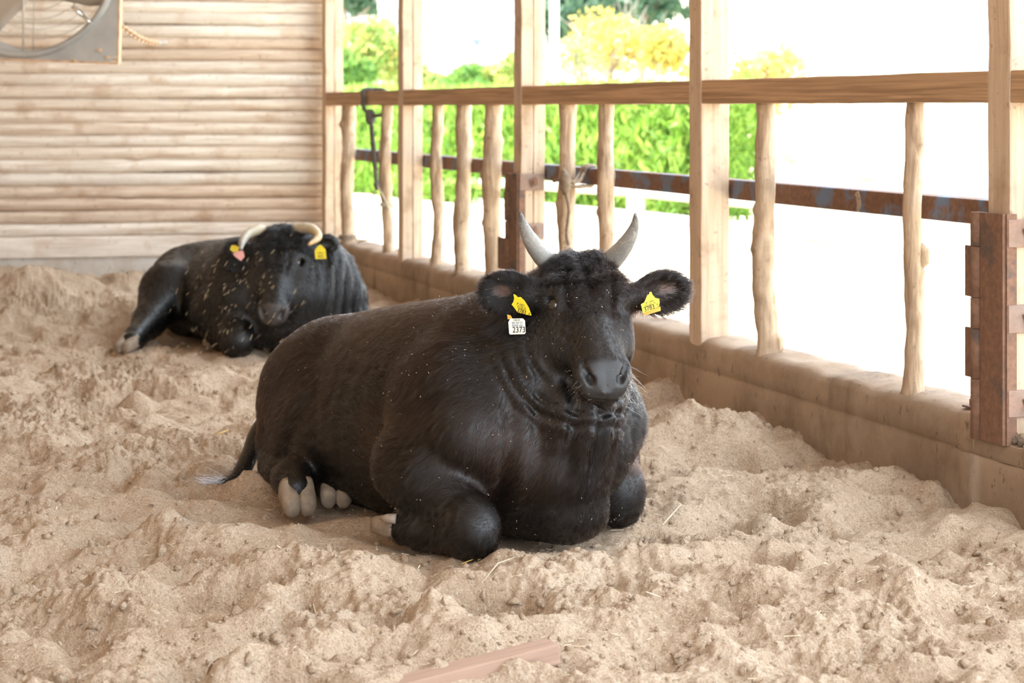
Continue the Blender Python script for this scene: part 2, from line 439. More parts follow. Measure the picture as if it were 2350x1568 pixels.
# ------------------------------------------------------------------ right wall: concrete kerb
def kerb():
    # rows along the wall from beyond the back corner to a step past the last post
    y_end = 6.12
    sy = np.concatenate([np.linspace(15.0, y_end, 260)])
    prof = [(0.0, -0.25), (0.0, 0.0), (0.0, 0.06), (0.0, 0.11), (0.0, 0.160), (0.006, 0.166), (0.006, 0.172), (0.0, 0.178), (0.0, 0.21), (0.0, 0.25), (0.012, 0.274),
            (0.035, 0.284), (0.07, 0.288), (0.11, 0.290), (0.16, 0.29), (0.20, 0.285), (0.215, 0.26), (0.22, 0.15), (0.22, -0.25)]
    n, m_ = len(sy), len(prof)
    V = np.zeros((n, m_, 3))
    for j, (o_, z_) in enumerate(prof):
        P = np.stack([wp(y, 0, z_) for y in sy])
        d = o_ + 0.003 * gnoise(sy * 3, np.full(n, z_ * 6 + o_ * 5), 71) + 0.0015 * gnoise(sy * 30, np.full(n, z_ * 40 + o_ * 9), 73)
        if z_ > 0.2: d = d + (0.010 * np.abs(gnoise(sy * 4, np.full(n, 2.2), 75)) + 0.03 * np.maximum(0, gnoise(sy * 9, np.full(n, 3.1), 79) - .12)) * min(1, (z_ - .2) / .07) * (1 if o_ < .1 else 0)
        zz = np.full(n, z_)
        if z_ > 0.2: zz = zz + 0.014 * gnoise(sy * 6, np.full(n, o_ * 9), 83) + 0.008 * gnoise(sy * 25, np.full(n, o_ * 20), 85)
        V[:, j] = P + NO[None] * d[:, None]; V[:, j, 2] = zz
    idx = np.arange(n * m_).reshape(n, m_)
    q = np.stack([idx[:-1, :-1], idx[:-1, 1:], idx[1:, 1:], idx[1:, :-1]], -1).reshape(-1, 4).tolist()
    q.append(list(idx[-1])); q.append(list(idx[0][::-1]))
    o = mesh_obj('wall_right', V.reshape(-1, 3), q, M_CONC, None, True, origin=wp(9.0, 0.1, 0))
    return tag(o, 'low mud-stained concrete kerb wall under the timber railing', 'wall', kind='structure')
wall_right = kerb()
# lower continuation of the kerb where its upper layer has broken away
lm = MB()
prof = [(0.0, -0.25), (0.0, 0.05), (0.0, 0.13), (0.0, 0.160), (0.012, 0.168), (0.06, 0.170), (0.12, 0.172), (0.2, 0.168), (0.22, -0.25)]
sy = np.linspace(6.13, 3.0, 60); V = []
for y in sy:
    for (o_, z_) in prof:
        p = wp(y, o_, z_); p += NO * 0.005 * float(gnoise(np.array(y * 9), np.array(z_ * 9.0), 91))
        p[2] += 0.006 * float(gnoise(np.array(y * 12), np.array(o_ * 20.0), 93)) if z_ > 0.15 else 0
        V.append(p)
mm = len(prof)
lm.add(V, [(i * mm + j, i * mm + j + 1, (i + 1) * mm + j + 1, (i + 1) * mm + j) for i in range(59) for j in range(mm - 1)] + [tuple(range(mm)), tuple(range(59 * mm, 60 * mm))[::-1]])
lm.build('kerb_footing', M_CONC, wall_right, True)
ledge = rough_box('broken_ledge', wp(6.03, 0.10, 0.192), DT, NO, UP, 0.44, 0.20, 0.06, M_CONC, wall_right, 0.012, 5, 0.010, 5)

# posts -----------------------------------------------------------
PY = [14.46, 12.45, 10.26, 8.10, 5.949]        # depth of the near inner edge of each post
PS = 0.122
mbw = MB(); mbw.add([(-5.6, 14.0, -.1), (-.70, -1.0, -.1), (-.70, -1.0, 4.4), (-5.6, 14.0, 4.4), (-5.8, 13.9, -.1), (-.90, -1.1, -.1), (-.90, -1.1, 4.4), (-5.8, 13.9, 4.4)], [(0, 1, 2, 3), (7, 6, 5, 4), (0, 3, 7, 4), (1, 5, 6, 2), (3, 2, 6, 7)])  # wall added outside the view to cut fill light from the left
tag(mbw.build('added_wall_left', wood('added_wall_boards', (.50, .34, .21), (.26, .16, .09), (20, 1.0, 20))), 'plain timber wall closing the far side of the barn', 'wall', kind='structure')
post_labels = ['pale corner post pair where the log wall meets the railing',
               'double timber post with split seam beside the dark knotted rope',
               'double timber post fitted with a rusty hinge bracket behind the big horned cow',
               'single thick timber post right beside the ear of the big cow',
               'brown timber post above heavy rusty hinge and bolted straps']
posts = []
for k, y in enumerate(PY):
    t = empty('timber_post', wp(y, 0, 0.28), post_labels[k], 'post', 'timber posts along the kerb')
    c0 = wp(y, 0, 0) - DT * PS / 2
    ztop, zb = 4.03, .12
    if k in (0, 1, 2):
        for i, off in enumerate((PS * 0.27, PS * 0.80)):
            rough_box('post_half', c0 + NO * (off + 0.008) + UP * (ztop + zb) / 2, NO, DT, UP, PS * (0.52 if i == 0 else 0.5), PS, ztop - zb, M_POST, t, 0.005, 30, 0.004, k * 3 + i)
    else:
        rough_box('shaft', c0 + NO * (PS / 2 + .010) + UP * (ztop + zb) / 2, NO, DT, UP, PS, PS, ztop - zb, M_POST, t, 0.007, 30, 0.005, k * 3)
    posts.append(t)
# rails -----------------------------------------------------------
rail_labels = ['weathered top rail beam with a dark rope looped over it, next to the log wall',
               'weathered top rail beam between the two split double posts',
               'weathered top rail beam directly above the horns of the big cow',
               'wide-grained top rail beam over the two most widely spaced branch poles',
               'short stub of top rail beam past the post with heavy hinge']
for k in range(5):
    y0 = PY[k]; y1 = PY[k + 1] + PS * 0.9512 if k < 4 else 4.2
    a, b_ = wp(y0, 0.012, 1.263), wp(y1, 0.012, 1.263)
    ln = np.linalg.norm(b_ - a)
    o = rough_box('rail_beam', (a + b_) / 2 + NO * 0.042, DT, NO, UP, ln, 0.085, 0.094, M_BEAM, None, 0.005, 24, 0.003, 40 + k)
    tag(o, rail_labels[k], 'beam', 'top rail beams')
# steel square tube on the outside
tube_labels = ['rusty steel tube rail behind the hanging rope near the log wall', 'rusty steel tube rail crossing three branch poles between split posts',
               'rusty blue-tinged steel tube rail with a rope knot tied to it', 'rusty steel tube rail with flaking blue paint and a splash of dried mud',
               'stub of rusty steel tube rail past the hinged post']
for k in range(5):
    y0 = PY[k] - (0.0 if k else 0.1); y1 = PY[k + 1] + 0.004 if k < 4 else 4.4
    if k == 4: y0 -= 0.004
    a, b_ = wp(y0 + (0.0), 0.180, 0.876), wp(y1, 0.180, 0.876)
    o = rough_box('steel_tube_rail', (a + b_) / 2, DT, NO, UP, np.linalg.norm(b_ - a), 0.076, 0.078, M_RUSTBLUE, None, 0.006, 0, 0, 0)
    tag(o, tube_labels[k], 'rail', 'steel tube rails')
# a splash of dried mud on the steel rail of the widest bay
# branch poles ----------------------------------------------------
pole_specs = [  # u centre, px width, sideways wander px (bottom..top), label
    (798, 31, (2, -2, 0, 3), 'straight thick branch pole nearest the log wall'),
    (888, 26, (3, 0, -6, 2), 'thin crooked branch pole with cord tied around its lower part'),
    (1003, 27, (-2, 3, -4, 2), 'slender branch pole directly after the first split post'),
    (1062, 36, (0, -5, 3, 2), 'knotty cleft branch pole between slender and thick poles'),
    (1130, 42, (6, -2, -2, 4), 'stout smooth branch pole standing over the rusty gate plate'),
    (1301, 40, (2, -4, 2, 0), 'branch pole with cord knot tied at mid height'),
    (1392, 37, (0, 2, -3, 0), 'peeled branch pole rising behind the crown of the big cow'),
    (1757, 47, (8, -8, 0, 0), 'bowed branch pole leaning out to one side at its middle'),
    (2098, 45, (-4, 2, -6, 3), 'tall knobbly branch pole with burl bump next to hinged post')]
for k, (u, wpx, wand, lab) in enumerate(pole_specs):
    y = wall_y(u, 0.06); y = y; base = wp(y - 0.06 * 0.3087, 0.06, 0.272)
    yy = base[1]; r = wpx / FPX * yy / 2
    n = 70; s = np.linspace(0, 1, n)
    zz = 0.265 + (1.222 - 0.265) * s
    w = np.interp(s, [0, .3, .62, 1], wand) * yy / FPX
    w = np.convolve(np.pad(w, 5, mode='edge'), np.ones(11) / 11, 'valid')
    w2 = 0.010 * gnoise(s * 2.2, np.full(n, k * 9.1), 3) + 0.004 * gnoise(s * 9, np.full(n, k * 4.1), 8)
    w = w + 0.006 * gnoise(s * 3.5, np.full(n, k * 2.7 + 3), 14)
    pts = base[None] * np.array([1, 1, 0]) + np.stack([w, w2, zz], 1)
    seg = 14; ang = np.linspace(0, 2 * math.pi, seg, endpoint=False)
    R = np.zeros((n, seg))
    prof_r = 1 + 0.22 * gnoise(s * 4, np.full(n, k * 7.7), 4) + 0.22 * np.exp(-(s / 0.035) ** 2)
    for i in range(n):
        R[i] = r * prof_r[i] * (1 + 0.26 * gnoise(np.cos(ang) * 1.1 + k, np.sin(ang) * 1.1 + s[i] * 5, 6) + 0.14 * gnoise(np.cos(ang) * 3 + k, np.sin(ang) * 3 + s[i] * 16, 7))
    for q in range(4 if k > 2 else 2):
        ks, ka = RNG.uniform(.12, .9), RNG.uniform(0, 6.28)
        dd = (ang[None, :] - ka + math.pi) % (2 * math.pi) - math.pi
        R += r * RNG.uniform(.15, .35) * np.exp(-((s[:, None] - ks) / .02) ** 2 - (dd / .5) ** 2)
    if k == 8:
        dd = (ang[None, :] - 0.2 + math.pi) % (2 * math.pi) - math.pi
    mb = MB(); mb.tube(pts, R, seg)
    o = mb.build('branch_pole', M_POLE, None, True, origin=base)
    tag(o, lab, 'pole', 'branch poles under the rail')
    if k in (7, 8):                      # a sawn-off side burl
        s0 = .06 if k == 7 else .49
        i = int(s0 * (n - 1)); c = pts[i] + np.array([r * 0.85, -0.01, 0])
        kb = MB(); kb.tube([c + (-.02, 0, -.045), c + (0.004, 0, -.015), c + (0.006, 0, .015), c + (-.022, 0, .06)], [.008, .022, .021, .004], 10)
        kb.build('burl', M_POLE, o, True)
# ------------------------------------------------------------------ cows: one continuous surface each, grown from a distance field
def smin(a, b, k):
    h = np.clip(0.5 + 0.5 * (b - a) / k, 0, 1)
    return b + (a - b) * h - k * h * (1 - h)
def knots(xk, *cols, n=240):
    """Catmull-Rom through the knots, resampled densely for np.interp"""
    xk = np.asarray(xk, float); t = np.linspace(xk[0], xk[-1], n); out = [t]
    for c in cols:
        c = np.asarray(c, float); m_ = np.gradient(c, xk)
        i = np.clip(np.searchsorted(xk, t) - 1, 0, len(xk) - 2); h = xk[i + 1] - xk[i]; s = (t - xk[i]) / h
        out.append((2 * s**3 - 3 * s**2 + 1) * c[i] + (s**3 - 2 * s**2 + s) * h * m_[i] + (-2 * s**3 + 3 * s**2) * c[i + 1] + (s**3 - s**2) * h * m_[i + 1])
    return out
def unit(v):
    v = np.asarray(v, float); return v / np.linalg.norm(v)

class Field:
    def __init__(self, xs, ys, zs):
        self.xs, self.ys, self.zs = [np.asarray(a, np.float32) for a in (xs, ys, zs)]
        self.v = np.full((len(xs), len(ys), len(zs)), 0.5, np.float32)
    def sub(self, lo, hi):
        s = []
        for a, l, h in zip((self.xs, self.ys, self.zs), lo, hi):
            i, j = np.searchsorted(a, l), np.searchsorted(a, h)
            if j <= i: return None
            s.append(slice(int(i), int(j)))
        return tuple(s)
    def pts(self, s):
        return np.meshgrid(self.xs[s[0]], self.ys[s[1]], self.zs[s[2]], indexing='ij', sparse=True)
    def apply(self, lo, hi, fn, k, mode='u'):
        m_ = k + 0.05
        s = self.sub(np.asarray(lo) - m_, np.asarray(hi) + m_)
        if s is None: return
        d = fn(*self.pts(s)).astype(np.float32)
        if mode == 'u': self.v[s] = smin(self.v[s], d, k)
        elif mode == 's': self.v[s] = -smin(-self.v[s], d, k)
        else: self.v[s] = self.v[s] + d
    def ell(self, c, r, axes=None, k=0.04, mode='u'):
        c = np.asarray(c, float); r = np.asarray(r, float); R_ = max(r)
        A = np.eye(3) if axes is None else np.asarray([unit(a) for a in axes])
        def fn(x, y, z):
            dx, dy, dz = x - c[0], y - c[1], z - c[2]
            q = [(A[i, 0] * dx + A[i, 1] * dy + A[i, 2] * dz) for i in range(3)]
            k0 = np.sqrt(sum((q[i] / r[i]) ** 2 for i in range(3)) + 1e-9)
            k1 = np.sqrt(sum((q[i] / r[i] ** 2) ** 2 for i in range(3)) + 1e-9)
            return np.clip(k0 * (k0 - 1) / k1, -0.5, 0.5)
        self.apply(c - R_, c + R_, fn, k, mode)
    def cone(self, p0, p1, r0, r1, k=0.04, mode='u'):
        p0, p1 = np.asarray(p0, float), np.asarray(p1, float); d = p1 - p0; L2 = d @ d; R_ = max(r0, r1)
        def fn(x, y, z):
            ax, ay, az = x - p0[0], y - p0[1], z - p0[2]
            t = np.clip((ax * d[0] + ay * d[1] + az * d[2]) / L2, 0, 1)
            return np.sqrt((ax - t * d[0]) ** 2 + (ay - t * d[1]) ** 2 + (az - t * d[2]) ** 2) - (r0 + (r1 - r0) * t)
        self.apply(np.minimum(p0, p1) - R_, np.maximum(p0, p1) + R_, fn, k, mode)
    def chain(self, pts, rs, k=0.04):
        for i in range(len(pts) - 1): self.cone(pts[i], pts[i + 1], rs[i], rs[i + 1], k)

def surface_nets(F):
    v = F.v; s = v < 0
    n0, n1, n2 = v.shape
    cnt = np.zeros((n0 - 1, n1 - 1, n2 - 1), np.uint8)
    for i in (0, 1):
        for j in (0, 1):
            for k in (0, 1): cnt += s[i:n0 - 1 + i, j:n1 - 1 + j, k:n2 - 1 + k]
    act = (cnt > 0) & (cnt < 8)
    I, J, K = np.nonzero(act); nv = len(I)
    idx = np.full(act.shape, -1, np.int32); idx[I, J, K] = np.arange(nv)
    P = np.zeros((nv, 3)); W = np.zeros(nv)
    g = (F.xs.astype(float), F.ys.astype(float), F.zs.astype(float))
    for ax in range(3):
        o1, o2 = [a for a in range(3) if a != ax]
        for a in (0, 1):
            for b_ in (0, 1):
                off0 = [0, 0, 0]; off0[o1] = a; off0[o2] = b_; off1 = list(off0); off1[ax] = 1
                A = [I + off0[0], J + off0[1], K + off0[2]]; B = [I + off1[0], J + off1[1], K + off1[2]]
                va = v[A[0], A[1], A[2]].astype(float); vb = v[B[0], B[1], B[2]].astype(float)
                c = (va < 0) != (vb < 0)
                t = np.where(c, va / np.where(c, va - vb, 1), 0)
                for q in range(3):
                    pa = g[q][A[q]]; pb = g[q][B[q]]
                    P[:, q] += np.where(c, pa + (pb - pa) * t, 0)
                W += c
    P /= W[:, None]
    quads = []
    for ax in range(3):
        o1, o2 = [(1, 2), (2, 0), (0, 1)][ax]
        sl0 = [slice(None)] * 3; sl1 = [slice(None)] * 3
        sl0[ax] = slice(0, -1); sl1[ax] = slice(1, None)
        a = s[tuple(sl0)]; b_ = s[tuple(sl1)]
        for flip, msk in ((False, a & ~b_), (True, ~a & b_)):
            E = np.nonzero(msk); E = [e.copy() for e in E]
            ok = (E[o1] > 0) & (E[o2] > 0) & (E[o1] < v.shape[o1] - 1) & (E[o2] < v.shape[o2] - 1)
            E = [e[ok] for e in E]
            c = []
            for (d1, d2) in ((-1, -1), (0, -1), (0, 0), (-1, 0)):
                q = [e.copy() for e in E]; q[o1] += d1; q[o2] += d2
                c.append(idx[q[0], q[1], q[2]])
            c = np.stack(c, 1); quads.append(c[:, ::-1] if flip else c)
    Q = np.concatenate(quads); Q = Q[(Q >= 0).all(1)]
    return P, Q
def vnormals(P, Q):
    n = np.cross(P[Q[:, 2]] - P[Q[:, 0]], P[Q[:, 3]] - P[Q[:, 1]])
    N = np.zeros_like(P)
    for k in range(4): np.add.at(N, Q[:, k], n)
    return N / (np.linalg.norm(N, axis=1)[:, None] + 1e-12)
def relax(P, Q, it=2, lam=0.5):
    n = len(P)
    for _ in range(it):
        acc = np.zeros_like(P); cnt = np.zeros(n)
        for a, b_ in ((0, 1), (1, 2), (2, 3), (3, 0)):
            np.add.at(acc, Q[:, a], P[Q[:, b_]]); np.add.at(acc, Q[:, b_], P[Q[:, a]])
            np.add.at(cnt, Q[:, a], 1); np.add.at(cnt, Q[:, b_], 1)
        P = P + lam * (acc / cnt[:, None] - P)
    return P
def axis_spacing(lo, hi, flo, fhi, coarse, fine):
    a = np.arange(lo, flo, coarse); b_ = np.arange(flo, fhi, fine); c = np.arange(fhi, hi, coarse)
    return np.concatenate([a, b_, c])

class Head:
    """frame of a head: origin on the poll, ey from poll to muzzle, ez out of the forehead, ex to the animal's left"""
    def __init__(self, pos, yaw, tilt, roll=0.0, scale=1.0, sy=1.0):
        self.sy = sy
        y_, t_, r_ = map(math.radians, (yaw, tilt, roll))
        ey = np.array([math.sin(y_) * math.sin(t_), -math.cos(y_) * math.sin(t_), -math.cos(t_)])
        ez = np.array([math.sin(y_) * math.cos(t_), -math.cos(y_) * math.cos(t_), math.sin(t_)])
        ex = np.cross(ez, ey)
        ex, ey = ex * math.cos(r_) + ey * math.sin(r_), ey * math.cos(r_) - ex * math.sin(r_)
        self.o = np.asarray(pos, float); self.ex, self.ey, self.ez, self.s = ex, ey, ez, scale
    def w(self, x, y, z): return self.o + self.s * (x * self.ex + y * self.sy * self.ey + z * self.ez)
    def l(self, p):
        d = (np.asarray(p) - self.o) / self.s
        return np.stack([d @ self.ex, d @ self.ey / self.sy, d @ self.ez], -1)
    def lg(self, x, y, z):
        dx, dy, dz = (x - self.o[0]) / self.s, (y - self.o[1]) / self.s, (z - self.o[2]) / self.s
        return [e[0] * dx + e[1] * dy + e[2] * dz for e in (self.ex, self.ey / self.sy, self.ez)]

HK = knots([-.045, -.03, 0, .04, .09, .14, .18, .22, .27, .32, .37, .41, .44, .465, .485, .495],
           [.03, .065, .096, .108, .112, .112, .107, .098, .088, .079, .073, .072, .073, .068, .052, .02],
           [-.07, -.035, -.008, .004, .012, .014, .011, .006, .002, .000, -.001, .000, -.003, -.014, -.034, -.05],
           [-.10, -.14, -.18, -.20, -.21, -.215, -.215, -.212, -.20, -.178, -.155, -.138, -.126, -.116, -.104, -.085])
EYE = (0.113, 0.165, -0.050)
def head_field(F, H, k=0.05):
    s = H.s
    def fn(x, y, z):
        hx, hy, hz = H.lg(x, y, z)
        hy = hy - .42 * np.clip(-(hz + .015), 0, .075) * np.clip((hy - .30) / .14, 0, 1) + .9 * np.clip(-(hz + .098), 0, .05) * np.clip((hy - .38) / .08, 0, 1)
        yc = np.clip(hy, HK[0][0], HK[0][-1])
        w = np.interp(yc, HK[0], HK[1]); zt = np.interp(yc, HK[0], HK[2]); zb = np.interp(yc, HK[0], HK[3])
        zc = zt * 0.45 + zb * 0.55; up = hz > zc
        h = np.where(up, zt - zc, zc - zb)
        zn = (hz - zc) / h
        ww = w * np.where(up, 1 - 0.10 * np.clip(zn, 0, 1) ** 2, 1 - 0.38 * np.clip(-zn, 0, 1.2))
        rho = (np.abs(hx / ww) ** 2.5 + np.abs(zn) ** 2.5) ** 0.4
        d = (rho - 1) * np.minimum(w, h) * 0.85
        return s * np.sqrt(np.maximum(d, 0) ** 2 + (hy - yc) ** 2) + s * np.minimum(d, 0)
    c = H.w(0, .23, -.1); F.apply(c - .33 * s, c + .33 * s, fn, k)
    ax = (H.ex, H.ey, H.ez)
    for sx in (-1, 1):
        F.ell(H.w(sx * .080, .128, -.020), np.array([.034, .028, .022]) * s, ax, .03 * s)              # brow
        F.ell(H.w(sx * .086, .170, -.046), np.array([.030, .036, .034]) * s, ax, .02 * s)              # lids
        F.ell(H.w(sx * .090, .24, -.115), np.array([.032, .085, .062]) * s, ax, .05 * s)              # cheek
        F.ell(H.w(sx * .054, .440, -.055), np.array([.021, .038, .030]) * s, ax, .02 * s)             # nostril wing
        # nostril: comma-shaped pit running inwards and down the front of the muzzle
        for (hx_, hy_, hz_, ra_, rb_, rc_) in ((.056, .468, -.020, .009, .026, .016), (.050, .484, -.031, .011, .026, .014), (.040, .496, -.043, .014, .030, .0135)):
            F.ell(H.w(sx * hx_, hy_, hz_), np.array([ra_, rb_, rc_]) * s, (H.ex + H.ez * sx * .6, H.ey, H.ez - H.ex * sx * .6), .005 * s, 's')
        # the opening between the lids
        n_ = unit(H.ex * sx * .80 + H.ez * .60); t_ = unit(H.ey * .92 + H.ez * .30 - n_ * np.dot(n_, H.ey * .92 + H.ez * .30)); w_ = np.cross(n_, t_)
        F.ell(H.w(sx * .092, .178, -.040) + n_ * .022 * s, np.array([.020, .0265, .0160]) * s, (n_, t_, w_), .004 * s, 's')
    F.ell(H.w(0, .462, -.122), np.array([.056, .040, .024]) * s, ax, .025 * s)                      # chin
    def mouth(x, y, z):
        hx, hy, hz = H.lg(x, y, z)
        line = -.092 + 1.2 * hx ** 2
        g = .011 * np.exp(-((hz - line) / .0045) ** 2) * np.clip((hy - .37) / .05, 0, 1)
        mid = .004 * np.exp(-(hx / .004) ** 2) * np.clip((hy - .47) / .02, 0, 1) * (hz > line)
        # soft folds above the eyes and along the nose
        fold = .0028 * np.sin(hy * 150 + 30 * np.abs(hx)) * np.exp(-((np.abs(hx) - .075) / .022) ** 2 - ((hy - .105) / .03) ** 2) * (hz > -.06)
        groove = .007 * np.exp(-(hx / .014) ** 2 - ((hy - .13) / .045) ** 2) * (hz > -.06)
        crease = .006 * np.exp(-((np.abs(hx) - .057 + .16 * (hy - .2)) / .008) ** 2 - ((hy - .20) / .06) ** 2) * (hz > -.06)
        chk = .0018 * np.sin(hx * 420 + hy * 25) * np.exp(-((hy - .2) / .06) ** 2 - ((hz + .125) / .03) ** 2)
        jaw = .016 * np.exp(-((hz + .205 - .25 * np.maximum(0, hy - .25)) / .020) ** 2) * np.clip((hy - .03) / .08, 0, 1) * np.clip((.40 - hy) / .08, 0, 1) * np.exp(-(hx / .115) ** 6)
        return s * (jaw + g + mid + fold + groove + crease + chk)
    F.apply(c - .3 * s, c + .3 * s, mouth, 0, 'd')
def ear_field(F, c, a, b_, n, la, lb, th):
    """c centre of the leaf, a outwards, b up, n towards the opening"""
    a, n = unit(a), unit(n); b_ = unit(np.cross(n, a)) if b_ is None else unit(b_)
    c = np.asarray(c, float)
    F.ell(c, (la, lb, th), (a, b_, n), .015)
    F.cone(c - a * la * 0.7, c - a * la * 1.45, lb * .62, lb * .55, .02)
    F.ell(c + n * th * 1.05 + a * la * .0, (la * .80, lb * .70, th * 0.95), (a, b_, n), .008, 's')

def hair_object(name, roots, dirs, normals, lengths, radii, tints, parent, mat, K=5, curl=None, droop=0.0, seed=1, clump=0, clump_amt=.6, clump_reach=.02, liftf=None):
    """strands as native curves; curl = amplitude per strand"""
    n = len(roots); r = np.random.default_rng(seed)
    t = np.linspace(0, 1, K)
    side = np.cross(dirs, normals); side /= np.linalg.norm(side, axis=1)[:, None] + 1e-9
    P = roots[:, None, :] + dirs[:, None, :] * (lengths[:, None] * t[None])[..., None]
    lift = np.sin(t * 1.4) * 0.9
    P += normals[:, None, :] * (lengths[:, None] * (0.33 if liftf is None else liftf[:, None]) * lift[None] * r.uniform(.4, 1.3, n)[:, None])[..., None]
    P += side[:, None, :] * (lengths[:, None] * (t ** 2)[None] * r.normal(0, .22, n)[:, None])[..., None]
    if curl is not None:
        ph = r.uniform(0, 6.28, n)[:, None]; fr = r.uniform(5, 9, n)[:, None]
        P += side[:, None, :] * (curl[:, None] * np.sin(fr * t[None] + ph) * t[None] ** .6)[..., None]
        P += normals[:, None, :] * (curl[:, None] * .6 * np.cos(fr * t[None] + ph) * t[None])[..., None]
    P[..., 2] -= droop * (lengths[:, None] * t[None] ** 2)
    if clump:
        from mathutils.kdtree import KDTree
        g = r.choice(n, max(8, n // clump), replace=False); kd = KDTree(len(g))
        for i, q in enumerate(g): kd.insert(roots[q], i)
        kd.balance()
        own = g[np.fromiter((kd.find(p)[1] for p in roots), int, n)]
        tip = P[own]; near = np.linalg.norm(roots[own] - roots, axis=1) < clump_reach
        wgt = (t ** 1.3)[None] * (near * clump_amt * r.uniform(.5, 1.0, n))[:, None]
        P += (tip - P) * wgt[..., None]
    hc = bpy.data.hair_curves.new(name)
    hc.add_curves([K] * n)
    M = world_of(parent); o0 = np.array(M.translation)
    hc.position_data.foreach_set('vector', (P - o0).astype(np.float32).ravel())
    ra = hc.attributes.get('radius') or hc.attributes.new('radius', 'FLOAT', 'POINT')
    prof = np.array([1, .95, .8, .55, .12]) if K == 5 else np.linspace(1, .12, K)
    ra.data.foreach_set('value', (radii[:, None] * prof[None]).astype(np.float32).ravel())
    ta = hc.attributes.new('tint', 'FLOAT_COLOR', 'CURVE')
    ta.data.foreach_set('color', np.concatenate([tints, np.ones((n, 1))], 1).astype(np.float32).ravel())
    hc.materials.append(mat)
    o = bpy.data.objects.new(name, hc); COL.objects.link(o); o.parent = parent
    o.matrix_basis = world_of(parent).inverted() @ Matrix.Translation(M.translation)
    return o
def hair_mat(name, rough=0.22, radial=0.32):
    m = bpy.data.materials.new(name); m.use_nodes = True; N, L = m.node_tree.nodes, m.node_tree.links
    N.clear(); out = N.new('ShaderNodeOutputMaterial'); h = N.new('ShaderNodeBsdfHairPrincipled')
    try: h.model = 'CHIANG'
    except Exception: pass
    h.parametrization = 'COLOR'
    a = N.new('ShaderNodeAttribute'); a.attribute_name = 'tint'
    L.new(a.outputs['Color'], h.inputs['Color'])
    h.inputs['Coat'].default_value = .25; h.inputs['IOR'].default_value = 1.45; h.inputs['Roughness'].default_value = rough; h.inputs['Radial Roughness'].default_value = radial
    L.new(h.outputs[0], out.inputs['Surface'])
    return m
M_HAIR = hair_mat('black_brown_coat_hair')
m, N, L, b = mat_new('cow_hide'); M_HIDE = m
at = N.new('ShaderNodeAttribute'); at.attribute_name = 'tint'
v = coords(N, L); f = noise_n(N, L, v, 160, 3); f2 = noise_n(N, L, v, 420, 2)
L.new(mixc(N, L, 0.5, at.outputs['Color'], ramp(N, L, f, [(0.3, (.35, .35, .35)), (0.7, (1, 1, 1))]), 'MULTIPLY'), b.inputs['Base Color'])
b.inputs['Roughness'].default_value = 0.40
bump(N, L, b, f2, 0.25, 0.003)
# horn
m, N, L, b = mat_new('horn_keratin'); M_HORN = m
b.inputs['Roughness'].default_value = 0.38
at = N.new('ShaderNodeAttribute'); at.attribute_name = 'tint'
v = coords(N, L, (1, 1, 1)); f = noise_n(N, L, v, 60, 5, .65, 1.2)
L.new(mixc(N, L, ramp(N, L, f, [(0.5, (0, 0, 0)), (0.68, (.6, .6, .6))]), at.outputs['Color'], (.55, .48, .38)), b.inputs['Base Color'])
bump(N, L, b, f, .3, .003)
m, N, L, b = mat_new('cow_eye'); M_EYE = m
b.inputs['Base Color'].default_value = (.012, .008, .007, 1); b.inputs['Roughness'].default_value = .06
try: b.inputs['Coat Weight'].default_value = 1.0
except Exception: pass
M_HOOF = simple('dusty_hoof', (.26, .20, .145), .8, 0, .3, 30, .4)
M_NOSTRIL = simple('dark_hide', (.02, .016, .015), .6)

def set_tint(o, cols):
    a = o.data.attributes.new('tint', 'FLOAT_COLOR', 'POINT')
    a.data.foreach_set('color', np.concatenate([cols, np.ones((len(cols), 1))], 1).astype(np.float32).ravel())
def horn(parent, pts, rad, tip, mid, base, seg=18, rings=26):
    pts = np.asarray(pts, float); n = len(pts); s = np.linspace(0, 1, n); t = np.linspace(0, 1, rings)
    P = np.stack([knots(s, pts[:, q], n=rings)[1] for q in range(3)], 1)
    R = np.maximum(knots(s, rad, n=rings)[1], .0015)
    R = R * (1 + .025 * np.sin(t * 60) * (1 - t) + .03 * gnoise(t * 6, t * 0 + 4, 3))
    mb = MB(); mb.tube(P, R, seg)
    o = mb.build('horn', M_HORN, parent, True)
    T = np.repeat(t, seg)[:, None]
    base, mid, tip = [np.array(c)[None] for c in (base, mid, tip)]
    c = np.where(T < .35, base + (mid - base) * (T / .35), np.where(T < .85, mid + (tip - mid) * ((T - .35) / .5) * .8, tip))
    set_tint(o, c)
    return o
def hoof(parent, fet, toe, width, up=UP, split=0.9, name='hoof'):
    """two claws side by side from the fetlock end to the toe, plus two dew claws"""
    fet, toe = np.asarray(fet, float), np.asarray(toe, float)
    d = toe - fet; ln = np.linalg.norm(d); d /= ln
    sd = unit(np.cross(d, up)); up2 = np.cross(sd, d)
    for sgn in (-1, 1):
        rings = []; ts = np.linspace(0, 1, 7)
        mb = MB(); V = []; seg = 12
        for t in ts:
            w = width * .245 * (1.0 + .10 * t - .42 * max(0, t - .8) / .2); hh = width * .40 * (1 - .38 * t)
            c = fet + d * ln * t + sd * sgn * width * (.265 - .05 * t) - up2 * width * .03 * t
            for j in range(seg):
                a = 2 * math.pi * j / seg
                ca, sa = math.cos(a), math.sin(a)
                V.append(c + sd * w * np.sign(ca) * abs(ca) ** .75 + up2 * (hh * np.sign(sa) * abs(sa) ** .75 - (width * .40 - hh)))
        F = [(i * seg + j, i * seg + (j + 1) % seg, (i + 1) * seg + (j + 1) % seg, (i + 1) * seg + j) for i in range(6) for j in range(seg)]
        F += [tuple(range(seg))[::-1], tuple(range(6 * seg, 7 * seg))]
        mb.add(V, F); mb.build('hoof_claw', M_HOOF, parent, True)

def patch_noise(p, sc, seed): return noise3(p * sc, seed)

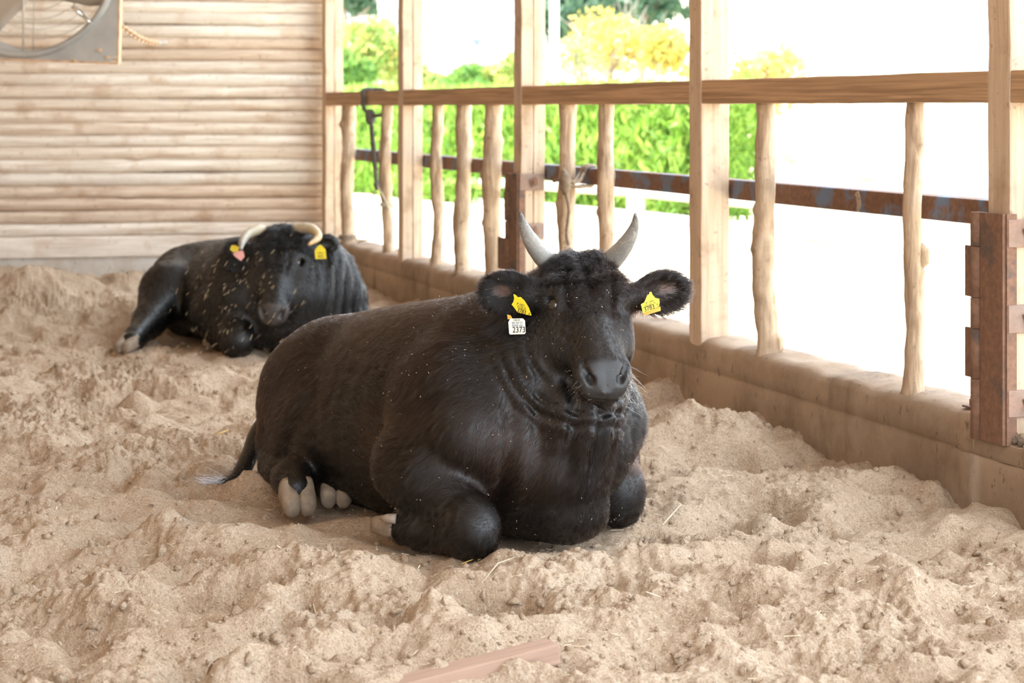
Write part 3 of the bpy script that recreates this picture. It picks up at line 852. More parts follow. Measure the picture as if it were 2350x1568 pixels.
def make_coat(cow, body_data, H, spec, count, seed):
    P, Q, Nn = body_data
    tri = np.concatenate([Q[:, [0, 1, 2]], Q[:, [0, 2, 3]]])
    A = np.linalg.norm(np.cross(P[tri[:, 1]] - P[tri[:, 0]], P[tri[:, 2]] - P[tri[:, 0]]), axis=1) / 2
    C = P[tri].mean(1)
    hl = H.l(C)
    ishead = (hl[:, 1] > -.05) & (np.abs(hl[:, 0]) < .15) & (hl[:, 2] > -.24) & (hl[:, 1] < .53)
    dens = np.where(ishead, 3.4, 1.0)
    for e in spec['ears']: dens[np.linalg.norm(C - e['c'], axis=1) < .11] = 3.6
    for e in spec['ears']:
        d_ = C - e['c']; qa, qb = d_ @ e['a'] / e['la'], d_ @ e['b'] / e['lb']; dens[(np.abs(qa - .12) < .32) & (np.abs(qb - .12) < .24) & (d_ @ e['n'] > -.015)] = .45
    dens[C[:, 2] < -.01] = 0
    muzzle = ishead & (hl[:, 1] > .445 - .25 * np.minimum(0, hl[:, 2] + .02)) & (hl[:, 2] > -.100); dens[muzzle] = 0
    eyez = np.zeros(len(C), bool)
    for sx in (-1, 1): eyez |= np.linalg.norm(hl - np.array([sx * .108, .178, -.030]), axis=1) < .026
    dens[eyez] = 0
    fn_ = np.cross(P[tri[:, 1]] - P[tri[:, 0]], P[tri[:, 2]] - P[tri[:, 0]]); fn_ /= np.linalg.norm(fn_, axis=1)[:, None] + 1e-12
    view = unit(np.array([0, 0, CAM_H]) - P.mean(0)); dens = dens * np.where(fn_ @ view < -.45, .25, 1.0)
    r = np.random.default_rng(seed)
    pr = A * dens; pr /= pr.sum()
    T = r.choice(len(tri), count, p=pr)
    u, v_ = r.random(count), r.random(count); fl = u + v_ > 1; u[fl] = 1 - u[fl]; v_[fl] = 1 - v_[fl]
    a, b_, c = tri[T].T
    R = P[a] + u[:, None] * (P[b_] - P[a]) + v_[:, None] * (P[c] - P[a])
    Nr = Nn[a] + u[:, None] * (Nn[b_] - Nn[a]) + v_[:, None] * (Nn[c] - Nn[a]); Nr /= np.linalg.norm(Nr, axis=1)[:, None]
    hl = H.l(R)
    hd = (hl[:, 1] > -.05) & (np.abs(hl[:, 0]) < .15) & (hl[:, 2] > -.235) & (hl[:, 1] < .53)
    F_, R_ = spec['F'], spec['R']
    # flow: backwards and down over the body, swirled by slow noise
    D = np.tile(-F_ * .85 - UP * .55, (count, 1))
    sw = patch_noise(R, 3.0, 5); sw2 = patch_noise(R, 2.2, 15)
    D += sw[:, None] * UP * .9 + sw2[:, None] * R_ * .6
    top = np.clip(hl[:, 1] / .14, 0, 1)[:, None]
    Dh = H.ey[None] * .8 + H.ex[None] * np.sign(hl[:, :1]) * (.25 + .5 * (hl[:, 2:3] < -.05)) - H.ez[None] * .2
    D = np.where(hd[:, None], Dh, D)
    D += r.normal(0, .16, (count, 3))
    Lh = r.uniform(.75, 1.3, count) * spec.get('len', .024)
    rough_z = patch_noise(R, 4.0, 33); Lh *= 1 + .5 * np.clip(rough_z, -.5, .9)
    curl = np.zeros(count)
    crown = hd & (hl[:, 1] < .12) & (hl[:, 2] > -.12); fore = hd & (hl[:, 1] >= .12) & (hl[:, 1] < .26) & (hl[:, 2] > -.03) & (np.abs(hl[:, 0]) < .07)
    Lh[hd] = r.uniform(.005, .009, hd.sum()) * H.s
    Lh[fore] = r.uniform(.010, .020, fore.sum()); curl[fore] = .004
    Lh[crown] = r.uniform(.024, .046, crown.sum()) * H.s; curl[crown] = r.uniform(.007, .013, crown.sum())
    cn = np.stack([patch_noise(R[crown], 26, 50 + q) for q in range(3)], 1); D[crown] += cn * 1.6
    cn = np.stack([patch_noise(R[fore], 24, 60 + q) for q in range(3)], 1); D[fore] += cn * .7
    for e in spec['ears']:
        d = R - e['c']; m_ = np.linalg.norm(d, axis=1) < .115
        q = np.stack([d[m_] @ e['a'] / e['la'], d[m_] @ e['b'] / e['lb']], 1)
        rad = np.linalg.norm(q, axis=1)
        D[m_] = e['a'] * (.55 + q[:, :1] * .5) + e['b'] * q[:, 1:2] * .75 + r.normal(0, .12, (m_.sum(), 3))
        Lh[m_] = (.014 + .016 * np.clip(rad, 0, 1.1)) * r.uniform(.6, 1.25, m_.sum()); curl[m_] = 0
    lif = np.full(count, .24); lif[hd] = .10; lif[fore] = .3; lif[crown] = .6
    low = R[:, 2] < .14; Lh[low & ~hd] *= .55
    D -= Nr * (D * Nr).sum(1)[:, None]; D /= np.linalg.norm(D, axis=1)[:, None] + 1e-9
    # colour: black to dark brown with red-brown washes
    base = np.array(spec['dark'])[None] * np.ones((count, 1))
    pn = np.clip(patch_noise(R, 2.6, 81) * 1.2 + patch_noise(R, 7, 91) * .5 + spec.get('brown', .2), 0, 1)[:, None]
    tint = base * (1 - pn) + np.array(spec['red'])[None] * pn
    for (cpt, rr, colr, amt) in spec.get('patches', []):
        w = (np.exp(-((R - cpt) ** 2).sum(1) / rr ** 2) * amt)[:, None]; tint = tint * (1 - w) + np.array(colr)[None] * w
    tint *= r.uniform(.6, 1.45, count)[:, None]
    rad_ = r.uniform(.00028, .00046, count) * spec.get('thick', 1.0)
    o = hair_object('coat', R, D, Nr, Lh, rad_, np.clip(tint, .002, .9), cow, M_HAIR, 7, curl, spec.get('droop', .15), seed, 22, .7, .022, lif)
    o['kind'] = 'stuff'
    return o
# ------------------------------------------------------------------ the big cow with upright horns
def cow_one():
    th = math.radians(31); O = np.array([0.10, 5.70, 0.0])
    Fd = np.array([math.sin(th), -math.cos(th), 0]); Rd = np.array([-math.cos(th), -math.sin(th), 0])
    P = lambda f, r, z: O + f * Fd + r * Rd + np.array([0, 0, z])
    H = Head(px(1333, 586, 5.72), 9.0, 54, 0.0, 1.0, .93)
    fine, co = .0048, .0125
    F = Field(axis_spacing(-1.15, .75, -.16, .56, co, fine), axis_spacing(5.05, 7.25, 5.22, 5.92, co, fine), axis_spacing(-.12, .95, .34, .86, co, fine))
    # trunk
    tk = knots([-1.41, -1.375, -1.285, -1.15, -.95, -.7, -.45, -.25, -.05, .08, .16, .20],
               [.02, .13, .21, .27, .33, .36, .35, .32, .27, .19, .10, .02],
               [.33, .42, .49, .525, .565, .605, .640, .650, .60, .52, .43, .36],
               [.26, .13, .03, -.03, -.05, -.05, -.05, -.03, .02, .08, .18, .28])
    def trunk(x, y, z):
        dx, dy = x - O[0], y - O[1]
        f = Fd[0] * dx + Fd[1] * dy; r = Rd[0] * dx + Rd[1] * dy
        fc = np.clip(f, tk[0][0], tk[0][-1])
        w = np.interp(fc, tk[0], tk[1]); zt = np.interp(fc, tk[0], tk[2]); zb = np.interp(fc, tk[0], tk[3])
        zc = (zt + zb) / 2; h = (zt - zb) / 2; zn = (z - zc) / h
        ww = w * (1 - .16 * np.clip(zn, -.6, 1))
        rho = (np.abs(r / ww) ** 2.15 + np.abs(zn) ** 2.15) ** (1 / 2.15)
        d = (rho - 1) * np.minimum(w, h) * .9
        return np.sqrt(np.maximum(d, 0) ** 2 + (f - fc) ** 2) + np.minimum(d, 0)
    F.apply((-2, 4, -1), (2, 9, 2), trunk, .05)
    A = (Fd, Rd, UP)
    # hips, rump and thigh
    F.ell(P(-1.08, .16, .43), (.13, .10, .09), A, .08)
    F.ell(P(-1.24, .08, .36), (.13, .13, .11), A, .08)
    F.ell(P(-1.06, .24, .25), (.24, .13, .23), A, .05)
    F.ell(P(-.90, .33, .17), (.15, .075, .15), (unit(Fd + Rd * .3), Rd, UP), .06)
    F.ell(P(-1.14, .20, .14), (.15, .12, .14), A, .06)
    # right hind leg: hock, shank and pastern
    F.chain([P(-1.10, .29, .14), P(-1.02, .35, .085), P(-.86, .405, .08), P(-.77, .425, .088), P(-.71, .438, .07)], [.095, .062, .046, .053, .046], .03)
    # left hind foot reaching out under the belly
    F.chain([P(-1.0, .20, .05), P(-.80, .27, .05), P(-.74, .29, .055)], [.06, .046, .045], .03)
    # tail base
    # shoulder, arm and folded forelegs
    F.ell(P(-.16, .23, .32), (.17, .10, .21), (Fd, Rd, UP), .12)
    F.ell(P(-.03, .19, .32), (.12, .10, .13), A, .07)
    F.chain([P(-.03, .23, .30), P(-.22, .30, .20), P(-.10, .315, .17), P(.07, .30, .095)], [.12, .115, .105, .074], .04)
    F.ell(P(.095, .30, .075), (.088, .074, .085), A, .03)
    F.chain([P(.07, .310, .052), P(-.05, .365, .05), P(-.11, .392, .055)], [.058, .046, .048], .025)
    F.ell(P(-.16, -.22, .36), (.17, .11, .25), A, .08)
    F.ell(P(-.03, -.19, .32), (.12, .10, .13), A, .07)
    F.chain([P(-.05, -.22, .30), P(-.26, -.29, .20), P(-.2, -.30, .18), P(-.09, -.288, .11)], [.12, .115, .105, .078], .04)
    F.ell(P(-.075, -.290, .080), (.078, .072, .092), A, .03)
    # brisket
    F.ell(P(-.03, .0, .15), (.15, .16, .15), A, .06)
    F.ell(P(.075, -.02, .088), (.10, .12, .088), A, .04)
    F.ell(P(.04, .13, .25), (.10, .085, .115), A, .05)
    F.ell(P(.02, -.15, .25), (.10, .085, .115), A, .05)
    # neck: thick column from the shoulders up to the skull, nape and dewlap
    occ = H.w(0, .10, -.15); poll = H.w(0, .02, -.09)
    F.chain([P(-.22, -.01, .40), P(-.04, -.02, .44), occ], [.25, .20, .12], .06)
    F.chain([P(-.36, -.02, .555), P(-.14, -.03, .61), poll], [.09, .085, .075], .06)
    F.chain([P(.09, .0, .22), P(.13, -.015, .36), H.w(0, .23, -.21)], [.12, .10, .085], .06)
    head_field(F, H, .045)
    # skin folds hanging round the throat, crease behind the elbow, ribs
    tc = H.w(0, .22, -.14)
    def folds(x, y, z):
        d = np.sqrt((x - tc[0]) ** 2 + .7 * (y - tc[1]) ** 2 + (z - tc[2]) ** 2)
        f = Fd[0] * (x - O[0]) + Fd[1] * (y - O[1])
        m_ = np.clip((d - .135) / .03, 0, 1) * np.clip((.30 - d) / .07, 0, 1) * np.clip((tc[2] + .02 - z) / .08, 0, 1) * np.clip((f + .08) / .1, 0, 1)
        hq = H.lg(x, y, z); m_ = m_ * np.maximum(np.clip((.37 - hq[1]) / .06, 0, 1), np.clip((-.175 - hq[2]) / .03, 0, 1))
        m_ = m_ * np.clip((.30 - np.abs(y - tc[1])) / .08, 0, 1)
        return .0052 * np.sin((d + .18 * (x - tc[0]) ** 2) * 2 * math.pi / .034) * m_
    F.apply(tc - .33, tc + .33, folds, 0, 'd')
    def dew(x, y, z):
        dx, dy = x - O[0], y - O[1]
        f = Fd[0] * dx + Fd[1] * dy; r = Rd[0] * dx + Rd[1] * dy
        m_ = np.clip((f + .02) / .08, 0, 1) * np.exp(-((z - .33) / .13) ** 2) * np.exp(-(r / .17) ** 2)
        cre = .011 * np.sin(r * 2 * math.pi / .068 + z * 9) * m_
        # groove between brisket and forearm
        cre = cre + .016 * np.exp(-((r - .185 - .10 * (z - .15)) / .018) ** 2) * np.clip((f + .05) / .05, 0, 1) * np.clip((.30 - z) / .1, 0, 1)
        return cre
    F.apply(P(.1, 0, .25) - .4, P(.1, 0, .25) + .4, dew, 0, 'd')
    def flank(x, y, z):
        dx, dy = x - O[0], y - O[1]
        f = Fd[0] * dx + Fd[1] * dy; r = Rd[0] * dx + Rd[1] * dy
        g = .014 * np.exp(-((f + .36 + .25 * (z - .3)) / .035) ** 2) * np.clip((z - .02) / .1, 0, 1) * np.clip((.48 - z) / .15, 0, 1)      # behind the shoulder
        g = g + .016 * np.exp(-((f + .84 - .35 * (z - .25)) / .03) ** 2) * np.clip((.42 - z) / .12, 0, 1)                                   # thigh front
        rib = .0015 * np.sin(f * 2 * math.pi / .085) * np.exp(-((f + .62) / .18) ** 2 - ((z - .36) / .12) ** 2)
        return (g + rib) * np.clip((r - .1) / .1, 0, 1)
    F.apply((-2, 4, -1), (2, 9, 2), flank, 0, 'd')
    ears = []
    for (u, v_, y, a, n, la, lb) in ((1163, 675, 5.66, (-1, .22, .06), (-.10, -1, .12), .078, .061), (1520, 671, 5.65, (1, .22, .13), (.0, -1, .10), .080, .057)):
        a = unit(a); n = unit(np.asarray(n) - a * np.dot(a, n)); b_ = np.cross(n, a) if a[0] < 0 else np.cross(a, n); b_ = b_ if b_[2] > 0 else -b_
        c = px(u, v_, y); ears.append(dict(c=c, a=a, b=b_, n=n, la=la, lb=lb))
        ear_field(F, c, a, b_, n, la, lb, .020)
    V, Q = surface_nets(F); V = relax(V, Q, 1, .4)
    N_ = vnormals(V, Q)
    cow = empty('lying_cow', O, 'large brown-black cow with upright curved horns resting on the sand, head raised', 'cow', 'cows lying in the barn')
    body = mesh_obj('body', V, Q, M_HIDE, cow, True)
    hl = H.l(V)
    tint = np.tile(np.array([.006, .0045, .004]), (len(V), 1))
    mz = (np.clip((hl[:, 1] - .445 + .25 * np.minimum(0, hl[:, 2] + .02)) / .015, 0, 1) * np.clip((hl[:, 2] + .092) / .008, 0, 1) * (np.abs(hl[:, 0]) < .085) * (hl[:, 1] < .58))[:, None]
    tint = tint * (1 - mz) + np.array([.022, .0205, .021])[None] * mz
    for e in ears:
        d = V - e['c'] - e['n'] * .004; q = np.exp(-((d @ e['a'] - .008) / .034) ** 2 - ((d @ e['b'] - .008) / .018) ** 2) * (d @ e['n'] > -.012)
        tint = tint * (1 - q[:, None] * .9) + np.array([.11, .054, .037])[None] * q[:, None] * .9
    set_tint(body, tint)
    # eyes
    for sx in (-1, 1):
        bm = bmesh.new(); bmesh.ops.create_uvsphere(bm, u_segments=24, v_segments=16, radius=.0225)
        me = bpy.data.meshes.new('eye'); bm.to_mesh(me); bm.free(); me.materials.append(M_EYE)
        me.polygons.foreach_set('use_smooth', np.ones(len(me.polygons), bool))
        e = bpy.data.objects.new('eye', me); COL.objects.link(e); e.parent = cow
        e.location = Vector(H.w(sx * .092, .178, -.040) - O)
        e['label'] = 'dark glossy eye'
    # lashes along the upper lids
    r = np.random.default_rng(2); n = 70; sx = np.where(np.arange(n) % 2, 1.0, -1.0); a = r.uniform(-1, 1, n)
    Rr = np.array([H.w(s_ * (.112 - .006 * q * q), .167 + .020 * q, -.022 - .004 * q * q) for s_, q in zip(sx, a)])
    Dd = sx[:, None] * H.ex * .75 + H.ez * .45 - UP * .35 + (a[:, None] * H.ey) * .4 + r.normal(0, .1, (n, 3)); Dd /= np.linalg.norm(Dd, axis=1)[:, None]
    Nl = np.cross(Dd, r.normal(0, 1, (n, 3))); Nl /= np.linalg.norm(Nl, axis=1)[:, None]
    hair_object('eyelashes', Rr, Dd, Nl, r.uniform(.014, .026, n), np.full(n, .0004), np.tile([[.012, .01, .01]], (n, 1)), cow, M_HAIR, seed=9, droop=.2)
    # horns
    gb, gm, gt = (.50, .44, .32), (.34, .33, .31), (.11, .105, .10)
    def hpts(l): return [px(u, v_, y) for (u, v_, y) in l]
    horn(cow, hpts([(1296, 622, 5.82), (1255, 597, 5.76), (1222, 558, 5.70), (1202, 519, 5.67), (1194, 488, 5.65)]), [.034, .0305, .0235, .0140, .0035], gt, gm, gb)
    horn(cow, hpts([(1370, 620, 5.82), (1410, 591, 5.76), (1440, 554, 5.70), (1456, 519, 5.67), (1458, 491, 5.65)]), [.033, .0285, .0215, .0130, .0035], gt, gm, gb)
    # hooves
    hoof(cow, P(-.715, .437, .068), P(-.635, .455, .035), .105)
    hoof(cow, P(-.745, .285, .058), P(-.675, .325, .045), .10)
    hoof(cow, P(-.11, .392, .060), P(-.215, .412, .066), .095)
    for (f, r, z, s) in ((-.09, .43, .085, 1), (-.075, .385, .100, 1)):
        mb = MB(); c = P(f, r, z); mb.tube([c, c + (-Fd * .018 + Rd * .018), c + (-Fd * .034 + Rd * .03)], [.014, .013, .005], 10)
        mb.build('dew_claw', M_HOOF, cow, True)
    # tail: hangs behind the rump, ends in a tuft lying on the sand
    tp = [P(-1.40, .06, .36), P(-1.455, .10, .26), px(598, 985, 6.75), px(573, 1045, 6.66), px(545, 1095, 6.58), px(500, 1118, 6.52)]
    tp = np.array(tp); tt = np.linspace(0, 1, len(tp)); ts = np.linspace(0, 1, 30)
    TP = np.stack([knots(tt, tp[:, q], n=30)[1] for q in range(3)], 1)
    TR = np.interp(ts, [0, .3, .75, 1], [.040, .030, .028, .014])
    mb = MB(); mb.tube(TP, TR, 12)
    tail = mb.build('tail', M_HIDE, cow, True); set_tint(tail, np.tile([.014, .010, .009], (len(mb.v), 1)))
    r = np.random.default_rng(5); n = 2600
    s0 = r.uniform(.35, 1, n) ** .8; i = (s0 * 29).astype(int); R0 = TP[i] + r.normal(0, .009, (n, 3))
    tang = np.gradient(TP, axis=0); tang /= np.linalg.norm(tang, axis=1)[:, None]
    D0 = tang[i] + r.normal(0, .22, (n, 3)); D0 /= np.linalg.norm(D0, axis=1)[:, None]
    NN = r.normal(0, 1, (n, 3)); NN -= D0 * (NN * D0).sum(1)[:, None]; NN /= np.linalg.norm(NN, axis=1)[:, None]
    tipm = (s0 > .9)[:, None]
    hair_object('tail_tuft', R0, D0, NN, np.where(s0 > .9, r.uniform(.05, .12, n), r.uniform(.02, .05, n)), np.full(n, .0006), np.where(tipm, np.array([[.10, .09, .10]]), np.array([[.02, .014, .012]])), cow, M_HAIR, seed=3)
    spec = dict(F=Fd, R=Rd, ears=ears, dark=(.0035, .0027, .0026), red=(.010, .0052, .0040), brown=.08, len=.024,
                patches=[(P(.05, .14, .26), .13, (.060, .026, .016), .8), (P(-.33, .33, .26), .10, (.055, .025, .015), .6), (P(-.05, -.30, .20), .08, (.070, .032, .020), .8), (P(-1.35, .15, .2), .25, (.035, .016, .010), .6),
                         (P(-.9, .05, .56), .3, (.035, .021, .015), .5), (P(-.5, .05, .62), .25, (.035, .021, .015), .45)])
    make_coat(cow, (V, Q, N_), H, spec, HAIR1, 21)
    return cow, H, P, ears, Fd, Rd, (V, Q, N_)
HAIR1, HAIR2 = 230000, 70000
COW1, HEAD1, P1, EARS1, FD1, RD1, BODY1 = cow_one()
# ------------------------------------------------------------------ the black cow by the log wall, horns curling down, one hind leg stretched out
def cow_two():
    th = math.radians(23); O = np.array([-1.085, 10.095, 0.0])
    Fd = np.array([math.sin(th), -math.cos(th), 0]); Rd = np.array([-math.cos(th), -math.sin(th), 0])
    P = lambda f, r, z: O + f * Fd + r * Rd + np.array([0, 0, z])
    H = Head(px(643, 528, 10.02), -2.0, 38, 0.0, 1.0, .95)
    fine, co = .0070, .016
    F = Field(axis_spacing(-2.15, -.50, -1.50, -.80, co, fine), axis_spacing(9.45, 11.75, 9.58, 10.20, co, fine), axis_spacing(-.10, .85, .16, .72, co, fine))
    tk = knots([-1.40, -1.36, -1.27, -1.12, -.92, -.7, -.45, -.25, -.05, .08, .16, .20],
               [.02, .14, .24, .31, .37, .40, .39, .37, .33, .25, .13, .02],
               [.30, .37, .43, .48, .51, .525, .53, .53, .50, .44, .38, .33],
               [.24, .13, .03, -.03, -.05, -.05, -.05, -.03, .0, .05, .14, .25])
    def trunk(x, y, z):
        dx, dy = x - O[0], y - O[1]
        f = Fd[0] * dx + Fd[1] * dy; r = Rd[0] * dx + Rd[1] * dy
        fc = np.clip(f, tk[0][0], tk[0][-1])
        w = np.interp(fc, tk[0], tk[1]); zt = np.interp(fc, tk[0], tk[2]); zb = np.interp(fc, tk[0], tk[3])
        zc = (zt + zb) / 2; h = (zt - zb) / 2; zn = (z - zc) / h
        ww = w * (1 - .16 * np.clip(zn, -.6, 1))
        rho = (np.abs(r / ww) ** 2.15 + np.abs(zn) ** 2.15) ** (1 / 2.15)
        d = (rho - 1) * np.minimum(w, h) * .9
        return np.sqrt(np.maximum(d, 0) ** 2 + (f - fc) ** 2) + np.minimum(d, 0)
    F.apply((-4, 4, -1), (2, 14, 2), trunk, .05)
    A = (Fd, Rd, UP)
    F.ell(P(-1.05, .18, .36), (.16, .13, .11), A, .08)
    F.chain([P(-1.08, .26, .27), P(-.80, .42, .24), P(-.58, .575, .115), P(-.36, .70, .06), P(-.29, .735, .055)], [.19, .145, .075, .048, .055], .05)
    F.ell(P(-1.0, .28, .15), (.24, .14, .16), A, .06)
    # folded forelegs and shoulders
    for sg in (1, -1):
        F.ell(P(-.16, sg * .25, .30), (.18, .13, .22), A, .08)
        F.ell(P(-.02, sg * .20, .27), (.13, .11, .13), A, .07)
        F.chain([P(-.05, sg * .26, .26), P(-.22, sg * .32, .18), P(.06, sg * .30, .10)], [.13, .12, .085], .05)
        F.ell(P(.09, sg * .30, .075), (.09, .080, .088), A, .03)
        F.chain([P(.06, sg * .30, .05), P(-.18, sg * .33, .05)], [.058, .046], .025)
    F.ell(P(.02, 0, .14), (.17, .19, .14), A, .08)
    occ = H.w(0, .10, -.15); poll = H.w(0, .02, -.09)
    F.chain([P(-.22, 0, .34), P(-.02, -.03, .36), occ], [.26, .23, .14], .07)
    F.chain([P(-.36, 0, .45), P(-.12, -.01, .50), poll], [.09, .09, .075], .07)
    F.chain([P(.08, -.05, .20), P(.10, -.04, .28), H.w(0, .2, -.2)], [.15, .13, .09], .06)
    def dew(x, y, z):
        dx, dy = x - O[0], y - O[1]
        f = Fd[0] * dx + Fd[1] * dy; r = Rd[0] * dx + Rd[1] * dy
        m_ = np.clip((f + .25) / .15, 0, 1) * np.clip((z - .08) / .08, 0, 1) * np.clip((.52 - z) / .1, 0, 1) * np.clip((-r - .05) / .08, 0, 1)
        return .010 * np.sin(r * 2 * math.pi / .072 + z * 9 + f * 6) * m_
    F.apply(P(0, -.2, .25) - .5, P(0, -.2, .25) + .5, dew, 0, 'd')
    def flank(x, y, z):
        dx, dy = x - O[0], y - O[1]
        f = Fd[0] * dx + Fd[1] * dy; r = Rd[0] * dx + Rd[1] * dy
        g = .016 * np.exp(-((f + .36 + .25 * (z - .3)) / .04) ** 2) * np.clip((z - .02) / .1, 0, 1) * np.clip((.42 - z) / .15, 0, 1)
        return g * np.clip((r - .1) / .1, 0, 1)
    F.apply((-4, 4, -1), (2, 14, 2), flank, 0, 'd')
    head_field(F, H, .045)
    ears = []
    for (u, v_, y, a, n, la, lb) in ((548, 575, 10.04, (-1, .15, .14), (-.05, -1, .10), .075, .052), (744, 562, 10.04, (1, .15, .06), (.0, -1, .05), .070, .048)):
        a = unit(a); n = unit(np.asarray(n) - a * np.dot(a, n)); b_ = np.cross(n, a); b_ = b_ if b_[2] > 0 else -b_
        c = px(u, v_, y); ears.append(dict(c=c, a=a, b=b_, n=n, la=la, lb=lb))
        ear_field(F, c, a, b_, n, la, lb, .024)
        F.cone(c - a * la * 1.2, H.w(np.sign(a[0]) * .08, .09, -.07), .028, .034, .02)
    V, Q = surface_nets(F); V = relax(V, Q, 1, .4); N_ = vnormals(V, Q)
    cow = empty('lying_cow', O, 'black cow with down-curled ivory horns and a stretched hind leg beside the log wall', 'cow', 'cows lying in the barn')
    body = mesh_obj('body', V, Q, M_HIDE, cow, True)
    hl = H.l(V); tint = np.tile(np.array([.0045, .0042, .0042]), (len(V), 1))
    mz = (np.clip((hl[:, 1] - .43) / .02, 0, 1) * np.clip((hl[:, 2] + .098) / .01, 0, 1) * (np.abs(hl[:, 0]) < .085) * (hl[:, 1] < .58))[:, None]
    tint = tint * (1 - mz) + np.array([.05, .042, .038])[None] * mz
    set_tint(body, tint)
    for sx in (-1, 1):
        bm = bmesh.new(); bmesh.ops.create_uvsphere(bm, u_segments=20, v_segments=12, radius=.0235)
        me = bpy.data.meshes.new('eye'); bm.to_mesh(me); bm.free(); me.materials.append(M_EYE)
        me.polygons.foreach_set('use_smooth', np.ones(len(me.polygons), bool))
        e = bpy.data.objects.new('eye', me); COL.objects.link(e); e.parent = cow
        e.location = Vector(H.w(sx * .092, .178, -.040) - O); e['label'] = 'dark glossy eye'
    hp = lambda l: [px(u, v_, y) for (u, v_, y) in l]
    hb, hm, ht = (.52, .36, .20), (.42, .36, .25), (.50, .30, .12)
    horn(cow, hp([(610, 533, 10.06), (592, 528, 10.03), (568, 538, 9.97), (556, 556, 9.90), (553, 573, 9.84)]), [.028, .0265, .023, .018, .007], (.26, .25, .23), hm, hb)
    horn(cow, hp([(672, 533, 10.06), (694, 524, 10.03), (719, 528, 9.98), (730, 545, 9.92), (708, 562, 9.84)]), [.028, .0265, .024, .019, .007], ht, hm, hb)
    hoof(cow, P(-.29, .735, .055), P(-.215, .80, .045), .10)
    hoof(cow, P(-.17, .33, .05), P(-.27, .345, .05), .09)
    # rope-thin tail is tucked behind the rump
    tp = [P(-1.36, 0, .30), P(-1.44, .05, .18), P(-1.42, .16, .06), P(-1.30, .28, .03)]
    mb = MB(); mb.tube(np.stack([knots(np.linspace(0, 1, 4), np.array(tp)[:, q], n=20)[1] for q in range(3)], 1), np.linspace(.034, .014, 20), 10)
    t = mb.build('tail', M_HIDE, cow, True); set_tint(t, np.tile([.011, .01, .01], (len(mb.v), 1)))
    spec = dict(F=Fd, R=Rd, ears=ears, dark=(.0045, .0043, .0045), red=(.007, .0058, .0058), brown=.05, len=.030, thick=1.9,
                patches=[])
    make_coat(cow, (V, Q, N_), H, spec, HAIR2, 31)
    return cow, H, P, ears, (V, Q, N_)
COW2, HEAD2, P2, EARS2, BODY2 = cow_two()
# ------------------------------------------------------------------ ear tags, whiskers, sawdust on the coats
M_YEL = simple('yellow_tag_plastic', (.80, .62, .02), .45, 0, .06)
M_ORG = simple('amber_tag_back', (.72, .36, .02), .45, 0, .08)
M_WHT = simple('worn_white_tag_plastic', (.78, .72, .60), .5, 0, .10, 60)
M_PNK = simple('faded_pink_tag_plastic', (.72, .32, .28), .5, 0, .12, 80)
M_INK = simple('black_print', (.015, .015, .015), .6)
M_INKF = simple('faded_dark_print', (.10, .12, .03), .6)
M_INKB = simple('smudged_blue_print', (.16, .19, .26), .6)
def slab(name, pts, thick, mat, parent, normal, smooth=False):
    """flat plate with the outline pts (world), thick along -normal"""
    pts = np.asarray(pts, float); n = len(pts); nn = unit(normal)
    mb = MB(); mb.add(list(pts) + list(pts - nn * thick), [tuple(range(n)), tuple(range(2 * n - 1, n - 1, -1))] + [(i, n + i, n + (i + 1) % n, (i + 1) % n) for i in range(n)])
    o = mb.build(name, mat, parent)
    bm = bmesh.new(); bm.from_mesh(o.data); bmesh.ops.recalc_face_normals(bm, faces=bm.faces); bm.to_mesh(o.data); bm.free()
    return o
def text_on(txt, parent, mat, origin, ax, up, size, name='lettering', spacing=1.0, xs=1.0):
    cu = bpy.data.curves.new('t', 'FONT'); cu.body = txt; cu.size = size; cu.align_x = 'CENTER'; cu.align_y = 'CENTER'
    cu.space_character = spacing; cu.extrude = 0.0002; cu.offset = size * .012
    to = bpy.data.objects.new('t', cu); COL.objects.link(to); bpy.context.view_layer.update()
    me = bpy.data.meshes.new_from_object(to.evaluated_get(bpy.context.evaluated_depsgraph_get()))
    bpy.data.objects.remove(to); bpy.data.curves.remove(cu)
    me.name = name; me.materials.clear(); me.materials.append(mat)
    ax = unit(ax); up = unit(np.asarray(up) - ax * np.dot(up, ax)); nz = np.cross(ax, up)
    o = bpy.data.objects.new(name, me); COL.objects.link(o); o.parent = parent
    M = frame(origin, ax * xs, up, nz); o.matrix_basis = world_of(parent).inverted() @ M
    return o
def tag_plate(cow, pix, y0, slope, mat, name='ear_tag', label=None, thick=.0022):
    """outline in picture-plane units placed on a plane at depth y0, tilted by slope (dY per m in x and z)"""
    P0 = px(pix[0][0], pix[0][1], y0); pts = []
    for (u, v_) in pix:
        p = px(u, v_, y0); d = p - P0; pts.append(p + np.array([0, slope[0] * d[0] + slope[1] * d[2], 0]))
    pts = np.array(pts); nrm = unit([slope[0], -1, slope[1]])
    o = slab(name, pts, thick, mat, cow, nrm)
    if label: o['label'] = label
    return o, P0, nrm
def on_plate(P0, slope, u, v_, y0, lift=.0004):
    p = px(u, v_, y0); d = p - P0
    return p + np.array([0, slope[0] * d[0] + slope[1] * d[2] - lift, 0])
